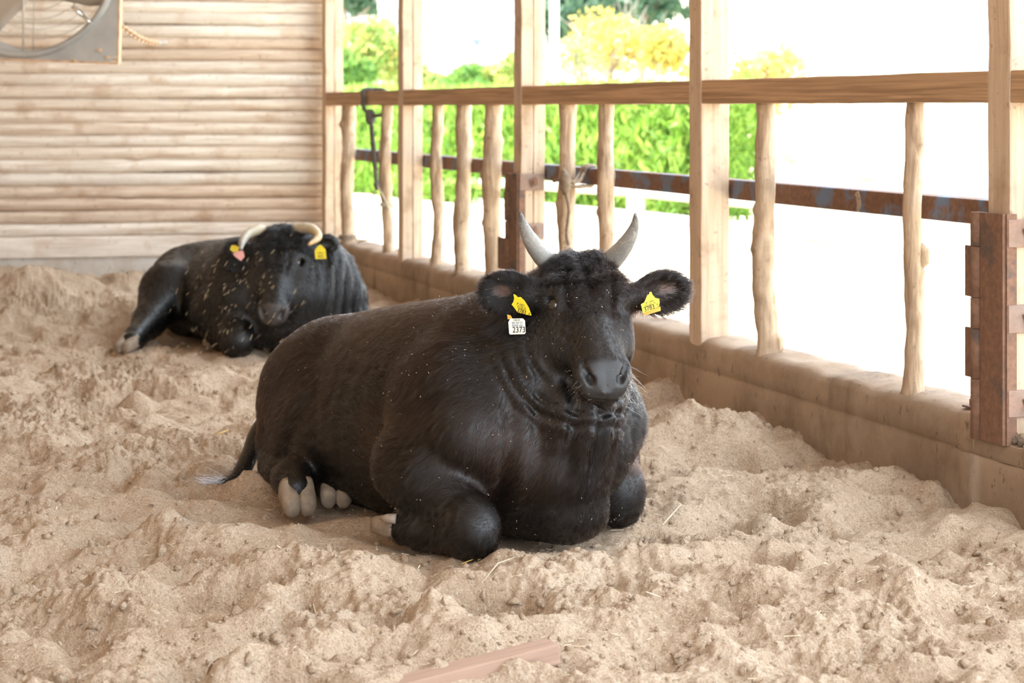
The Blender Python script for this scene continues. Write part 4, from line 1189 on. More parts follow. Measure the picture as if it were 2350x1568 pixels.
# image-left ear of the big cow
YA = 5.592
ty = [(1178, 675), (1183, 677), (1188, 682), (1194, 681), (1203, 689), (1213, 705), (1219, 722), (1203, 720), (1187, 716), (1181, 707), (1174, 699), (1178, 693), (1180, 685)]
sl = (-.45, .1)
t1, q1, n1 = tag_plate(COW1, ty, YA, sl, M_YEL, label='yellow ear tag reading 3783 on the drooping ear')
ax1 = on_plate(q1, sl, 1216, 717, YA) - on_plate(q1, sl, 1186, 708, YA); up1 = on_plate(q1, sl, 1190, 690, YA) - on_plate(q1, sl, 1199, 712, YA)
text_on('3783', t1, M_INK, on_plate(q1, sl, 1197, 714, YA), ax1, up1, .0160, xs=.85)
text_on('0', t1, M_INK, on_plate(q1, sl, 1214.5, 718.5, YA), ax1, up1, .0085)
text_on('JP 13931', t1, M_INKF, on_plate(q1, sl, 1195, 698.5, YA), ax1, up1, .0075, xs=.9)
text_on('||| || |||| | |||', t1, M_INKF, on_plate(q1, sl, 1197, 704.5, YA), ax1, up1, .0068, xs=.85)
ob, _, _ = tag_plate(COW1, [(1164, 722), (1172, 724), (1177, 733), (1165, 733)], YA + .012, (0, 0), M_ORG, 'tag_clip')
wt = [(1171, 731.5), (1200, 731), (1205, 736), (1206.5, 764), (1204, 767), (1171, 768), (1168.5, 766), (1166.5, 740)]
t2, q2, n2 = tag_plate(COW1, wt, YA + .004, (0, 0), M_WHT, label='worn white ear tag reading 2373')
text_on('2373', t2, M_INK, on_plate(q2, (0, 0), 1191, 757.5, YA + .004), (1, 0, .02), UP, .0225, xs=.80)
text_on('10818', t2, M_INKF, on_plate(q2, (0, 0), 1185, 735, YA + .004), (1, 0, .02), UP, .0075)
text_on('## ## 02', t2, M_INKB, on_plate(q2, (0, 0), 1187, 741, YA + .004), (1, 0, .02), UP, .0085, xs=.9)
text_on('#### ##', t2, M_INKB, on_plate(q2, (0, 0), 1187, 747, YA + .004), (1, 0, .02), UP, .0085, xs=.9)
# image-right ear
YB = 5.585
tb = [(1491, 670), (1495, 670), (1497, 676), (1504, 684), (1513, 686), (1514, 695), (1512.5, 703), (1495, 711), (1475, 718), (1473, 708), (1470.5, 698), (1478, 694), (1482, 686), (1485, 678), (1490, 675)]
sl = (.15, .1)
t3, q3, n3 = tag_plate(COW1, tb, YB, sl, M_YEL, label='yellow ear tag reading 3783 on the raised ear')
ax3 = on_plate(q3, sl, 1512, 700, YB) - on_plate(q3, sl, 1474, 712, YB)
text_on('3783', t3, M_INK, on_plate(q3, sl, 1490, 707, YB), ax3, UP, .0175, xs=.9)
text_on('0', t3, M_INK, on_plate(q3, sl, 1509, 699.5, YB), ax3, UP, .0085)
text_on('JP 13931', t3, M_INKF, on_plate(q3, sl, 1492, 693, YB), ax3, UP, .0075)
text_on('||| || |||| | |||', t3, M_INKF, on_plate(q3, sl, 1492, 698.5, YB), ax3, UP, .0070)
tag_plate(COW1, [(1475, 719), (1516, 704), (1517, 714), (1477, 725)], YB + .012, sl, M_ORG, 'tag_clip')
# tags of the black cow
YC = 9.93
tag_plate(COW2, [(531, 563), (541, 563), (549, 568), (546, 577), (536, 580), (528, 573)], YC, (.1, 0), M_YEL, label='small dull yellow ear tag half turned away')
tag_plate(COW2, [(534, 583), (546, 576), (558, 576), (561, 589), (553, 599), (540, 590)], YC - .006, (.1, 0), M_PNK, label='faded pink ear tag with tiny specks')
t4, q4, n4 = tag_plate(COW2, [(733, 562), (738, 563), (747, 573), (749, 594), (724, 595), (722, 576), (726, 569)], YC, (0, 0), M_YEL, label='bright yellow ear tag with rows of small print')
text_on('138201', t4, M_INKF, on_plate(q4, (0, 0), 735.5, 581, YC), (1, 0, 0), UP, .011)
text_on('|||||||', t4, M_INKF, on_plate(q4, (0, 0), 735.5, 588, YC), (1, 0, 0), UP, .016)
# whiskers round the muzzle
def whiskers(cow, H, n, seed):
    r = np.random.default_rng(seed)
    sx = np.sign(r.random(n) - .45); hy = r.uniform(.42, .53, n); hz = r.uniform(-.13, -.03, n)
    R = np.array([H.w(a * (.055 + .012 * r.random()), b_, c) for a, b_, c in zip(sx, hy, hz)])
    D = sx[:, None] * H.ex * r.uniform(.3, 1.1, n)[:, None] + np.array([0, -.25, -.35]) + r.normal(0, .3, (n, 3)); D /= np.linalg.norm(D, axis=1)[:, None]
    N_ = np.cross(D, r.normal(0, 1, (n, 3))); N_ /= np.linalg.norm(N_, axis=1)[:, None]
    return hair_object('whiskers', R, D, N_, r.uniform(.02, .065, n), np.full(n, .00022), np.tile([[.22, .18, .15]], (n, 1)), cow, M_HAIR, seed=seed, droop=.25)
whiskers(COW1, HEAD1, 60, 4)
# lashes on the visible side
# sawdust flecks clinging to the coats
M_CHIP = simple('pale_sawdust_chip', (.62, .47, .30), .9, 0, .25, 200)
M_STRAW = simple('yellow_straw', (.66, .46, .16), .7, 0, .2, 60)
M_STRAWP = simple('pale_straw', (.70, .58, .40), .8, 0, .2, 60)
def slivers(name, pts, dirs, ln, wd, mat, parent=None, nrm=None):
    mb = MB()
    for i in range(len(pts)):
        d = unit(dirs[i]); s = unit(np.cross(d, RNG.normal(0, 1, 3) if nrm is None else nrm[i])); t = np.cross(d, s)
        c = pts[i]; l, w = ln[i] / 2, wd[i] / 2
        mb.add([c - d * l - s * w, c - d * l + s * w, c + d * l + s * w * .7, c + d * l - s * w * .7, c + t * w * .9], [(0, 1, 4), (1, 2, 4), (2, 3, 4), (3, 0, 4), (0, 3, 2, 1)])
    return mb.build(name, mat, parent)
def flecks(cow, body, n, seed, lift):
    V, Q, N_ = body; r = np.random.default_rng(seed)
    w = np.where(N_[:, 1] < .2, 1.0, .1) * (V[:, 2] > .02); w /= w.sum()
    i = r.choice(len(V), n, p=w)
    o = slivers('sawdust_flecks', V[i] + N_[i] * lift[:, None] if np.ndim(lift) else V[i] + N_[i] * lift, r.normal(0, 1, (n, 3)), r.uniform(.002, .0055, n), r.uniform(.0009, .0019, n), M_CHIP, cow)
    o['kind'] = 'stuff'
flecks(COW1, BODY1, 430, 3, .010); flecks(COW2, BODY2, 90, 6, .016)
# crumbs on the black cow's muzzle
r_ = np.random.default_rng(8)
pp = np.array([HEAD2.w(r_.normal(0, .04), .40 + .12 * r_.random(), -.115 + .11 * r_.random()) for _ in range(1)])

# sawdust flung up in front of the black cow
n = 150
pu = r_.normal(545, 85, n); pv = r_.normal(680, 78, n); py = r_.uniform(9.35, 9.75, n)
ok = (pu > 370) & (pu < 760) & (pv > 525) & (pv < 850)
pp = np.array([px(a, b_, c) for a, b_, c in zip(pu[ok], pv[ok], py[ok])]); n = len(pp)
dd = np.stack([r_.normal(.55, .25, n), r_.normal(0, .2, n), r_.normal(.75, .2, n)], 1)
o = slivers('flung_sawdust', pp, dd, r_.uniform(.010, .034, n), r_.uniform(.0010, .0022, n), M_CHIP)
tag(o, 'spray of pale sawdust chips flung up in front of the black cow', 'sawdust', kind='stuff')

# ------------------------------------------------------------------ ventilation fan hanging before the log wall
M_GALV = simple('dusty_galvanised_sheet', (.40, .40, .385), .5, .35, .18, 5, .1)
M_GALV2 = simple('dusty_fan_blade', (.46, .41, .35), .6, .1, .12, 6)
M_WIRE = simple('dusty_wire', (.55, .48, .40), .6, .3, .1)
M_CHROME = simple('bright_steel', (.75, .75, .76), .25, .9, .05)
M_RUSTE = simple('rusty_edge', (.55, .36, .22), .8, 0, .25, 20)
def build_fan():
    YF = 11.2; sc = YF / FPX
    c = px(50, -91, YF); R_ = 226 * sc
    fx, fn_, fz = unit((1, -.05, -.035)), None, None
    fz = unit((.04, -.04, 1)); fz = unit(fz - fx * np.dot(fx, fz)); fn_ = np.cross(fx, fz)      # fn_ points to... away
    fn_ = fn_ if fn_[1] < 0 else -fn_
    W = 0.545
    fan = empty('ventilation_fan', c - fz * W, 'square grey metal barn fan with wire guard hung in front of the log wall', 'fan')
    C = lambda a, b_, d=0.0: c + fx * a + fz * b_ + fn_ * d
    n = 64
    # front plate: square with a round mouth
    mb = MB(); V = []; F_ = []
    for i in range(n):
        t = 2 * math.pi * (i + .5) / n; ca, sa = math.cos(t), math.sin(t); k = W / max(abs(ca), abs(sa))
        V += [C(R_ * ca, R_ * sa, 0), C(k * ca, k * sa, 0)]
    for i in range(n):
        j = (i + 1) % n; F_.append((2 * i, 2 * i + 1, 2 * j + 1, 2 * j))
    mb.add(V, F_); mb.build('front_plate', M_GALV, fan)
    mb = MB()
    for a, b_, la, lb in ((W, 0, .004, 2 * W), (-W, 0, .004, 2 * W), (0, W, 2 * W, .004), (0, -W, 2 * W, .004)):
        mb.box(C(a, b_, -.025), fx, fn_, fz, la if la > .01 else .010, .055, lb if lb > .01 else .012)
    mb.build('side_flange', M_RUSTE, fan)
    # rolled mouth ring and duct
    mb = MB(); V = []; prof = [(R_ + .0, .004), (R_ - .012, .022), (R_ - .030, .024), (R_ - .042, .0), (R_ - .045, -.10), (R_ - .045, -.28)]
    for i in range(n):
        t = 2 * math.pi * i / n
        for (r, d) in prof: V.append(C(r * math.cos(t), r * math.sin(t), d))
    m_ = len(prof)
    mb.add(V, [(i * m_ + j, i * m_ + j + 1, ((i + 1) % n) * m_ + j + 1, ((i + 1) % n) * m_ + j) for i in range(n) for j in range(m_ - 1)])
    mb.build('duct_ring', M_GALV, fan, True)
    # rear guard: concentric wires and spokes
    mb = MB()
    for r in np.linspace(.10, R_ - .05, 8):
        ring = [C(r * math.cos(t), r * math.sin(t), -.26) for t in np.linspace(0, 2 * math.pi, 49)]
        mb.tube(ring, .0022, 5, False)
    for k in range(8):
        t = k * math.pi / 4 + math.pi / 2; mb.tube([C(.08 * math.cos(t), .08 * math.sin(t), -.258), C((R_ - .045) * math.cos(t), (R_ - .045) * math.sin(t), -.258)], .0035, 6)
    g = mb.build('wire_guard', M_WIRE, fan, True)
    # front stay
    t0 = -math.pi / 2 + .02; mb = MB(); mb.tube([C(.0, -.05, -.03), C(.012, -R_ + .045, -.03)], .006, 8); mb.build('stay_rod', M_WIRE, fan, True)
    mb = MB(); mb.tube([C(0, 0, -.30), C(0, 0, -.06)], .11, 24); mb.build('motor', M_GALV2, fan, True)
    hub = MB(); hub.tube([C(0, 0, -.08), C(0, 0, -.03)], .07, 20); hub.build('hub', M_GALV2, fan, True)
    for k, t in enumerate((-10, -133, 107)):
        t = math.radians(t); ux, uz = math.cos(t), math.sin(t); V = []; na, nr = 7, 9
        for i in range(nr):
            r = .05 + (R_ - .10) * i / (nr - 1); hc = .175 * min(1, .45 + 2.2 * i / (nr - 1)) * (1 - .25 * max(0, i / (nr - 1) - .8) / .2)
            for j in range(na):
                s = (j / (na - 1) - .5) * 2 * hc
                V.append(C(r * ux - s * uz, r * uz + s * ux, -.12 + .35 * s + .5 * s * s))
        mb = MB(); mb.add(V, [(i * na + j, i * na + j + 1, (i + 1) * na + j + 1, (i + 1) * na + j) for i in range(nr - 1) for j in range(na - 1)])
        b_ = mb.build('blade', M_GALV2, fan, True)
        sm = b_.modifiers.new('thick', 'SOLIDIFY'); sm.thickness = .004
    a0, a1 = px(166, 16, YF - .03), px(213, 57, YF - .02)
    mb = MB(); mb.tube([a0, a0 + (a1 - a0) * .48], .010, 10); mb.tube([a0 + (a1 - a0) * .5, a1], .0095, 10); mb.build('stay_tube', M_CHROME, fan, True)
    for (u, v_) in ((230, 115), (248, 132), (170, 139), (172, 85)):
        p = px(u, v_, YF); d = p - c; p = C(np.dot(d, fx), np.dot(d, fz), .004)
        mb = MB(); mb.tube([p - fn_ * .006, p + fn_ * .012], .0095, 6); mb.build('bolt', M_RUSTE, fan)
    # slack chain back to the wall
    A_, B_ = px(278, 60, YF + .05), px(384, 97, 14.15)
    ch = empty('fan_chain', B_, 'short rusty chain tying the fan frame to the log wall', 'chain')
    m_ = 26
    for k in range(m_):
        t = (k + .5) / m_; p = A_ + (B_ - A_) * t + UP * (-.10 * math.sin(math.pi * t)) * .35
        d = unit((B_ - A_) + UP * (-.035 * math.pi * math.cos(math.pi * t)))
        s = unit(np.cross(d, UP)); s2 = np.cross(d, s); sd_ = s if k % 2 else s2
        L_ = np.linalg.norm(B_ - A_) / m_ * .72
        ring = [p + d * L_ * math.cos(a) + sd_ * .016 * math.sin(a) for a in np.linspace(0, 2 * math.pi, 13)]
        mb = MB(); mb.tube(ring, .0055, 6, False); mb.build('chain_link', M_RUSTE if k < 20 else M_CHROME, ch, True)
build_fan()

# ------------------------------------------------------------------ hinge brackets on two posts
def bracket(y, z0, z1, leaves, straps, label, scale=1.0):
    base = wp(y, 0, z0); t = empty('hinge_bracket', base, label, 'hinge', 'gate hinge brackets')
    c = wp(y, 0, 0) - DT * PS / 2
    rough_box('cover_plate', c - NO * .008 + UP * (z0 + z1) / 2, DT, NO, UP, PS + .006, .014, z1 - z0, M_RUST, t, .003)
    rough_box('edge_angle', wp(y, 0, 0) + DT * .004 + NO * .012 + UP * (z0 + z1) / 2, NO, DT, UP, .034, .012, z1 - z0, M_RUST, t, .002)
    pin = wp(y, 0, 0) - DT * (PS + .022) - NO * .012
    cuts = sorted(set([z0, z1] + [q for l in leaves for q in l[:2]]))
    for a, b_ in zip(cuts[:-1], cuts[1:]):
        mb = MB(); mb.tube([pin + UP * (a + .001), pin + UP * (b_ - .001)], .019, 14); mb.build('hinge_knuckle', M_RUST, t, True)
    rough_box('knuckle_plate', pin + DT * .012 + NO * .006 + UP * (z0 + z1) / 2, DT, NO, UP, .05, .010, z1 - z0, M_RUST, t, .002)
    for (a, b_, ln) in leaves:
        rough_box('hinge_leaf', pin - DT * (ln / 2) + UP * (a + b_) / 2, DT, NO, UP, ln, .009, b_ - a, M_RUST, t, .002)
    for (a, b_) in straps:
        s = rough_box('strap', wp(y, 0, 0) + DT * .008 + NO * (PS * .52) + UP * (a + b_) / 2, NO, DT, UP, PS * 1.06, .010, b_ - a, M_STRAP, t, .003)
        pc = wp(y, 0, 0) + DT * .016 + NO * (PS * .58) + UP * (a + b_) / 2
        rough_box('washer', pc, unit(NO + UP * .35), DT, unit(UP - NO * .35), .042, .006, .042, M_RUST, s, .002)
        mb = MB(); mb.tube([pc, pc + DT * .012], .0125, 6); mb.tube([pc, pc + DT * .020], .007, 8); mb.build('bolt', M_RUST, s)
    return t
zz = lambda v_, y: CAM_H - (v_ - HOR) / FPX * y
bracket(PY[4], .218, .892, [(zz(685, 6.05), zz(567, 6.05), .062), (zz(872, 6.05), zz(757, 6.05), .062)],
        [(zz(568, 5.95), zz(504, 5.95)), (zz(765, 5.95), zz(700, 5.95)), (zz(958, 5.95), zz(896, 5.95))], 'heavy rusty hinge bracket with three bolted straps on the brown post')
bracket(PY[2], .292, .870, [(zz(507, 10.38), zz(440, 10.38), .062), (zz(622, 10.38), zz(548, 10.38), .17)],
        [(zz(437, 10.26), zz(399, 10.26)), (zz(549, 10.26), zz(513, 10.26)), (zz(665, 10.26), zz(626, 10.26))], 'rusty hinge bracket with a wide orange-rust plate on the split post')

# ------------------------------------------------------------------ ropes
def cord(name, pts, r, mat, parent=None, n=40, **kw):
    pts = np.asarray(pts, float); P_ = np.stack([knots(np.linspace(0, 1, len(pts)), pts[:, q], n=n)[1] for q in range(3)], 1)
    mb = MB(); mb.tube(P_, r, 8); return mb.build(name, mat, parent, True)
M_ROPE = simple('grey_rope', (.12, .11, .10), .9, 0, .3, 60, .5)
M_ROPE2 = simple('brown_cord', (.22, .16, .11), .9, 0, .35, 60, .5)
M_ROPEP = simple('pale_cord', (.50, .43, .33), .9, 0, .2, 60, .4)
yr = wall_y(836)
kn = wp(wall_y(857), -.02, zz(268, wall_y(857)))
rp = empty('hanging_rope', kn, 'dark grey rope looped over the top rail and knotted, hanging to the kerb', 'rope')
yl = yr; L0 = wp(yl, -.006, 0)
loop = [kn, wp(yl, -.008, 1.21), wp(yl, -.010, 1.26), wp(yl, -.008, 1.316), wp(yl - .02, .05, 1.322), wp(yl - .1, .115, 1.31), wp(yl - .14, .12, 1.22), wp(wall_y(868), .05, 1.165), kn]
cord('rope_loop', loop, .012, M_ROPE, rp, 60)
cord('rope_loop', [p + DT * .022 for p in loop[1:5]], .011, M_ROPE, rp, 24)
mb = MB(); mb.tube([kn + UP * .05, kn + UP * .02, kn - UP * .02, kn - UP * .05], [.016, .034, .034, .018], 10); mb.build('knot', M_ROPE, rp, True)
e0 = wp(wall_y(868), -.01, zz(425, wall_y(868)))
for k in (-1, 1): cord('rope_strand', [kn + DT * .008 * k, (kn + e0) / 2 + DT * .014 * k, e0 + DT * .003 * k], .012, M_ROPE, rp, 20)
mb = MB(); mb.tube([e0 + UP * .03, e0, e0 - UP * .03], [.012, .022, .010], 8); mb.build('knot', M_ROPE, rp, True)
yb0 = wall_y(803, .06)
cord('thin_cord', [e0, e0 * .5 + wp(wall_y(832), .04, zz(500, wall_y(832))) * .5, wp(wall_y(828), .06, zz(540, wall_y(828))), wp(wall_y(812), .03, .305)], .006, M_ROPEP, rp, 30)
cord('thin_cord', [e0, wp(wall_y(878), .02, zz(462, wall_y(878))), wp(wall_y(884), .025, zz(482, wall_y(884)))], .006, M_ROPEP, rp, 16)
def ring_round(name, u, z, rad, turns, r, mat, parent, off=.06):
    y = wall_y(u, off); c = wp(y - off * .3087, off, z)
    pts = [c + np.array([math.cos(t) * rad, math.sin(t) * rad, .014 * t / 6.28]) for t in np.linspace(0, 2 * math.pi * turns, int(18 * turns))]
    mb = MB(); mb.tube(pts, r, 6); return mb.build(name, mat, parent, True)
ring_round('cord_wrap', 888, zz(477, 12.9), .043, 2, .007, M_ROPEP, rp)
ring_round('cord_wrap', 798, .30, .055, 2, .010, M_ROPE2, rp)
def wq(u, off, z): return wp(wall_y(u, off) - .3087 * off, off, z)
c0 = wp(wall_y(1303, 0), -.012, zz(418, wall_y(1303)))
ct = empty('tied_cord', c0, 'brown cord knotted around a branch pole and the steel tube, one end hanging', 'cord')
y3 = wall_y(1300)
mb = MB(); mb.tube([c0 + UP * .05 + DT * -.02, c0 + UP * .02, c0 - UP * .03, c0 - UP * .06], [.014, .028, .026, .010], 8); mb.build('knot', M_ROPE2, ct, True)
for k, du in enumerate((0, 9)):
    cord('cord_loop', [c0, wq(1318 + du, .06, .855), wq(1330 + du, .118, .885), wq(1337 + du, .135, .917), wq(1350 + du, .17, .925), wq(1356 + du, .208, .915), wq(1356 + du, .210, .85), wq(1348 + du, .17, .828), wq(1336 + du, .125, .830), wq(1320 + du, .06, .83), c0 - UP * .01], .0085, M_ROPE2, ct, 70)
cord('cord_end', [c0, c0 - DT * .03 + UP * .012, wp(wall_y(1280), -.02, zz(416, wall_y(1280)))], .008, M_ROPE2, ct, 12)
cord('cord_end', [c0 - UP * .04, wp(wall_y(1308), -.005, zz(480, y3)), wp(wall_y(1303), -.006, zz(535, y3)), wp(wall_y(1305), .0, zz(562, y3))], .0075, M_ROPE2, ct, 24)
# dried mud splash on the steel tube
tube4 = [o for o in bpy.data.objects if o.name.startswith('steel_tube_rail') and 'splash' in o.get('label', '')][0]
ym = wall_y(1968, .14) - .3087 * .14; V = []
prof = [(-.012, .030), (.004, .034), (.016, .022), (.022, .006), (.026, -.010), (.018, -.026), (.006, -.036), (-.004, -.030), (.002, -.014), (-.006, .004), (-.004, .014), (-.016, .020)]
pts = [wp(ym, .1415, .876) + DT * a + UP * b_ for a, b_ in prof]
slab('mud_splash', [p - NO * .004 for p in pts], .005, M_SAND, tube4, -NO)
# bolt and washer on the kerb by the hinged post
p = px(2218, 905, 6.30); p = wp(6.22, .06, .287)
ab = empty('anchor_bolt', p, 'small rusty anchor bolt and washer plate on the kerb beside the hinge', 'bolt')
rough_box('washer_plate', p + UP * .004, DT, NO, UP, .05, .05, .006, M_RUST, ab, .001)
mb = MB(); mb.tube([p, p + UP * .026], .013, 6); mb.tube([p + UP * .02, p + UP * .034], .0085, 8); mb.build('nut', M_RUST, ab)
# broken concrete slab and rubble at the end of the kerb
sl = rough_box('concrete_slab', wp(5.80, .115, .235), unit(DT * .95 - UP * .30), NO, unit(UP * .95 + DT * .30), .30, .07, .075, M_CONC, None, .012, 5, .012, 77)
tag(sl, 'broken tilted slab of concrete lying at the foot of the hinged post', 'concrete slab')
for k in range(34):
    r = RNG.uniform(.007, .017); p = wp(RNG.uniform(5.84, 6.10), RNG.uniform(.012, .05) if k % 3 else RNG.uniform(.03, .07), .222 + r * .5 + RNG.uniform(0, .012))
    bm = bmesh.new(); bmesh.ops.create_icosphere(bm, subdivisions=2, radius=r)
    for v in bm.verts: v.co *= 1 + .5 * float(noise3(np.array(v.co[:])[None] / r * 1.3 + k * 3.1, k)[0]) + RNG.uniform(-.06, .06)
    me = bpy.data.meshes.new('rubble_clod'); bm.to_mesh(me); bm.free(); me.materials.append(M_DARKSOIL if k % 2 else M_SAND)
    o = bpy.data.objects.new('rubble_clod', me); COL.objects.link(o); o.location = Vector(p)
    tag(o, 'small crumbled clod of earth on the broken kerb end', 'clod', 'clods on the broken kerb end')

# ------------------------------------------------------------------ clods, straw and bits on the bedding
def clods(n, seed):
    r = np.random.default_rng(seed); bm = bmesh.new(); bmesh.ops.create_icosphere(bm, subdivisions=1, radius=1.0)
    bv = np.array([v.co[:] for v in bm.verts]); bf = np.array([[v.index for v in f.verts] for f in bm.faces]); bm.free()
    v_ = 640 + 930 * r.random(n) ** 1.15; u = r.uniform(-60, 2340, n)
    V = []; F_ = []; c = 0
    for a, b_ in zip(u, v_):
        x, y = gp(a, b_)
        if x > WX0 + WS * y - .02 or y > 14.2: continue
        z = ground_z(x, y); rad = r.lognormal(math.log(.0048), .5); rad = min(rad, .016)
        q = bv * r.uniform(.5, 1.4, (len(bv), 1)) * rad * r.uniform(.7, 1.5, 3) + np.array([x, y, z + rad * .05])
        V.append(q); F_.append(bf + c); c += len(bv)
    o = mesh_obj('bedding_crumbs', np.concatenate(V), np.concatenate(F_), M_SAND, None, True, origin=(0, 5, 0))
    tag(o, 'loose crumbs and clods of sawdust strewn over the bedding', 'crumbs', kind='stuff')
clods(5200, 77)
n = 520; r = np.random.default_rng(19)
u = r.uniform(0, 2340, n); v_ = 820 + 740 * r.random(n); pts = []
for a, b_ in zip(u, v_):
    x, y = gp(a, b_)
    if x < WX0 + WS * y - .03: pts.append((x, y, ground_z(x, y) + .004))
n = len(pts); dd = r.normal(0, 1, (n, 3)); dd[:, 2] *= .25
o = slivers('straw_bits', np.array(pts), dd, r.uniform(.008, .045, n), r.uniform(.0012, .003, n), M_STRAWP)
tag(o, 'scattered pale bits of straw and wood shavings on the bedding', 'straw', kind='stuff')
def straw(name, a, b_, w, mat, label, grp):
    A_ = np.array([*gp(*a), 0]); B_ = np.array([*gp(*b_), 0]); A_[2] = ground_z(A_[0], A_[1]) + .006; B_[2] = ground_z(B_[0], B_[1]) + .010
    M_ = (A_ + B_) / 2; M_[2] = max(M_[2], ground_z(M_[0], M_[1]) + .006)
    mb = MB(); mb.tube([A_, M_, B_], [w, w * .9, w * .5], 6); o = mb.build('straw', mat, None, True)
    tag(o, label, 'straw', grp)
g = 'single straws lying on the bedding'
straw('s', (1058, 1292), (1112, 1287), .0018, M_STRAW, 'yellow straw under the folded front knee of the big cow, flat on the sand', g)
straw('s', (1096, 1290), (1150, 1280), .0017, M_STRAW, 'yellow straw sticking out past the folded front knee of the big cow', g)
straw('s', (1105, 1356), (1180, 1338), .0016, M_STRAWP, 'long pale straw lying in front of the front knee of the big cow', g)
straw('s', (495, 1009), (525, 1004), .0030, M_STRAW, 'short yellow straw behind the tail of the big cow', g)
straw('s', (1520, 1202), (1562, 1186), .0024, M_STRAWP, 'pale flat straw beside the folded far knee of the big cow', g)
straw('s', (1890, 1338), (1975, 1298), .0022, M_STRAWP, 'thin straw pointing towards the concrete kerb', g)
# half-buried timber bar
a = np.array([*gp(1268, 1520), 0.0]); b_ = np.array([*gp(800, 1592), -.045])
ax = unit(b_ - a); ay = unit([-ax[1], ax[0], 0]); az = np.cross(ax, ay); z_ = ground_z(a[0], a[1])
M_BAR = wood('dusty_reddish_bar', (.46, .30, .22), (.32, .20, .14), (1.2, 20, 20))
o = rough_box('wooden_bar', (a + b_) / 2 + UP * (max(z_, ground_z(*((a + b_) / 2)[:2])) + .004), ax, ay, az, np.linalg.norm(b_ - a), .062, .045, M_BAR, None, .004, 6, .003, 9)
tag(o, 'reddish wooden bar half buried in the sand in the foreground', 'wooden bar')
# dry leaf with a pale feather
M_LEAFD = simple('dry_brown_leaf', (.22, .15, .10), .8, 0, .3, 40); M_FEA = simple('pale_feather', (.68, .64, .64), .9, 0, .15, 90)
x, y = gp(500, 1500); z_ = max(ground_z(x, y), ground_z(x, y - .03)) + .006
lf = empty('dead_leaf', (x, y, z_), 'curled brown dead leaf poking out of the sand beside a grey feather', 'leaf')
mb = MB(); V = []
for i in range(8):
    t = i / 7; w = .026 * math.sin(math.pi * min(1, t * .9 + .12)) ** .8
    for j in (-1, 0, 1): V.append((x - .02 + .028 * t + j * w * .55, y - j * w * .4, z_ - .01 + .065 * t + abs(j) * w * .35))
mb.add(V, [(i * 3 + j, i * 3 + j + 1, i * 3 + j + 4, i * 3 + j + 3) for i in range(7) for j in (0, 1)])
b0 = mb.build('blade', M_LEAFD, lf, True); b0.modifiers.new('t', 'SOLIDIFY').thickness = .002
x2, y2 = gp(521, 1500); z2 = max(ground_z(x2, y2), ground_z(x2, y2 - .03)) + .024
fe = empty('grey_feather', (x2, y2, z2 - .02), 'small pale grey feather lying on the sand by a dead leaf', 'feather')
mb = MB(); V = []
for i in range(9):
    t = i / 8; w = .014 * math.sin(math.pi * (t * .85 + .12)) ** .7
    for j in (-1, 0, 1): V.append((x2 - .022 + .044 * t, y2 + j * w * .5, z2 + .010 - .018 * t * t + j * w * .8 - abs(j) * .002))
mb.add(V, [(i * 3 + j, i * 3 + j + 1, i * 3 + j + 4, i * 3 + j + 3) for i in range(8) for j in (0, 1)])
v0 = mb.build('vane', M_FEA, fe, True); v0.modifiers.new('t', 'SOLIDIFY').thickness = .0015
mb = MB(); mb.tube([(x2 - .032, y2 - .002, z2 + .010), (x2, y2 - .002, z2 + .009), (x2 + .024, y2 - .002, z2 - .006)], [.0018, .0014, .0006], 6); mb.build('shaft', M_FEA, fe, True)
# ------------------------------------------------------------------ outdoors
def leaf_mat(name, cols, trans=.35):
    m = bpy.data.materials.new(name); m.use_nodes = True; N, L = m.node_tree.nodes, m.node_tree.links
    b = N['Principled BSDF']; out = N['Material Output']
    g = N.new('ShaderNodeNewGeometry'); c = ramp(N, L, g.outputs['Random Per Island'], [(i / max(1, len(cols) - 1), k) for i, k in enumerate(cols)])
    L.new(c, b.inputs['Base Color']); b.inputs['Roughness'].default_value = .6
    t = N.new('ShaderNodeBsdfTranslucent'); L.new(c, t.inputs['Color'])
    mx = N.new('ShaderNodeMixShader'); mx.inputs[0].default_value = trans
    L.new(b.outputs[0], mx.inputs[1]); L.new(t.outputs[0], mx.inputs[2]); L.new(mx.outputs[0], out.inputs['Surface'])
    return m
ML_HEDGE = leaf_mat('hedge_leaf', [(.12, .26, .03), (.20, .37, .05), (.29, .46, .07), (.37, .52, .10)])
ML_LIME = leaf_mat('light_shrub_leaf', [(.16, .30, .06), (.30, .44, .10), (.46, .52, .16), (.50, .40, .14)])
ML_GREEN = leaf_mat('shrub_leaf', [(.08, .20, .04), (.16, .32, .06), (.24, .40, .09)])
ML_YEL = leaf_mat('yellow_leaf', [(.55, .42, .08), (.60, .50, .12), (.42, .46, .10), (.62, .40, .14)])
ML_ORG = leaf_mat('orange_leaf', [(.62, .40, .14), (.60, .48, .16), (.40, .44, .12), (.66, .50, .30)])
ML_DARK = leaf_mat('forest_leaf', [(.05, .11, .07), (.08, .16, .09), (.11, .19, .11)])
M_BARK = simple('grey_bark', (.34, .28, .24), .9, 0, .25, 30)
M_FARWOOD = wood('silvery_log', (.56, .51, .46), (.40, .35, .30), (.8, 12, 12))
m, N, L, b = mat_new('dry_pale_ground'); M_YARD = m
v = coords(N, L); f = noise_n(N, L, v, .8, 6, .6); f2 = noise_n(N, L, v, 14, 5, .65)
c = ramp(N, L, f, [(.3, (.50, .46, .34)), (.7, (.66, .60, .48))])
L.new(mixc(N, L, ramp(N, L, f2, [(.5, (0, 0, 0)), (.75, (.7, .7, .7))]), c, (.42, .44, .24)), b.inputs['Base Color'])
b.inputs['Roughness'].default_value = .95; bump(N, L, b, f2, .6, .03)

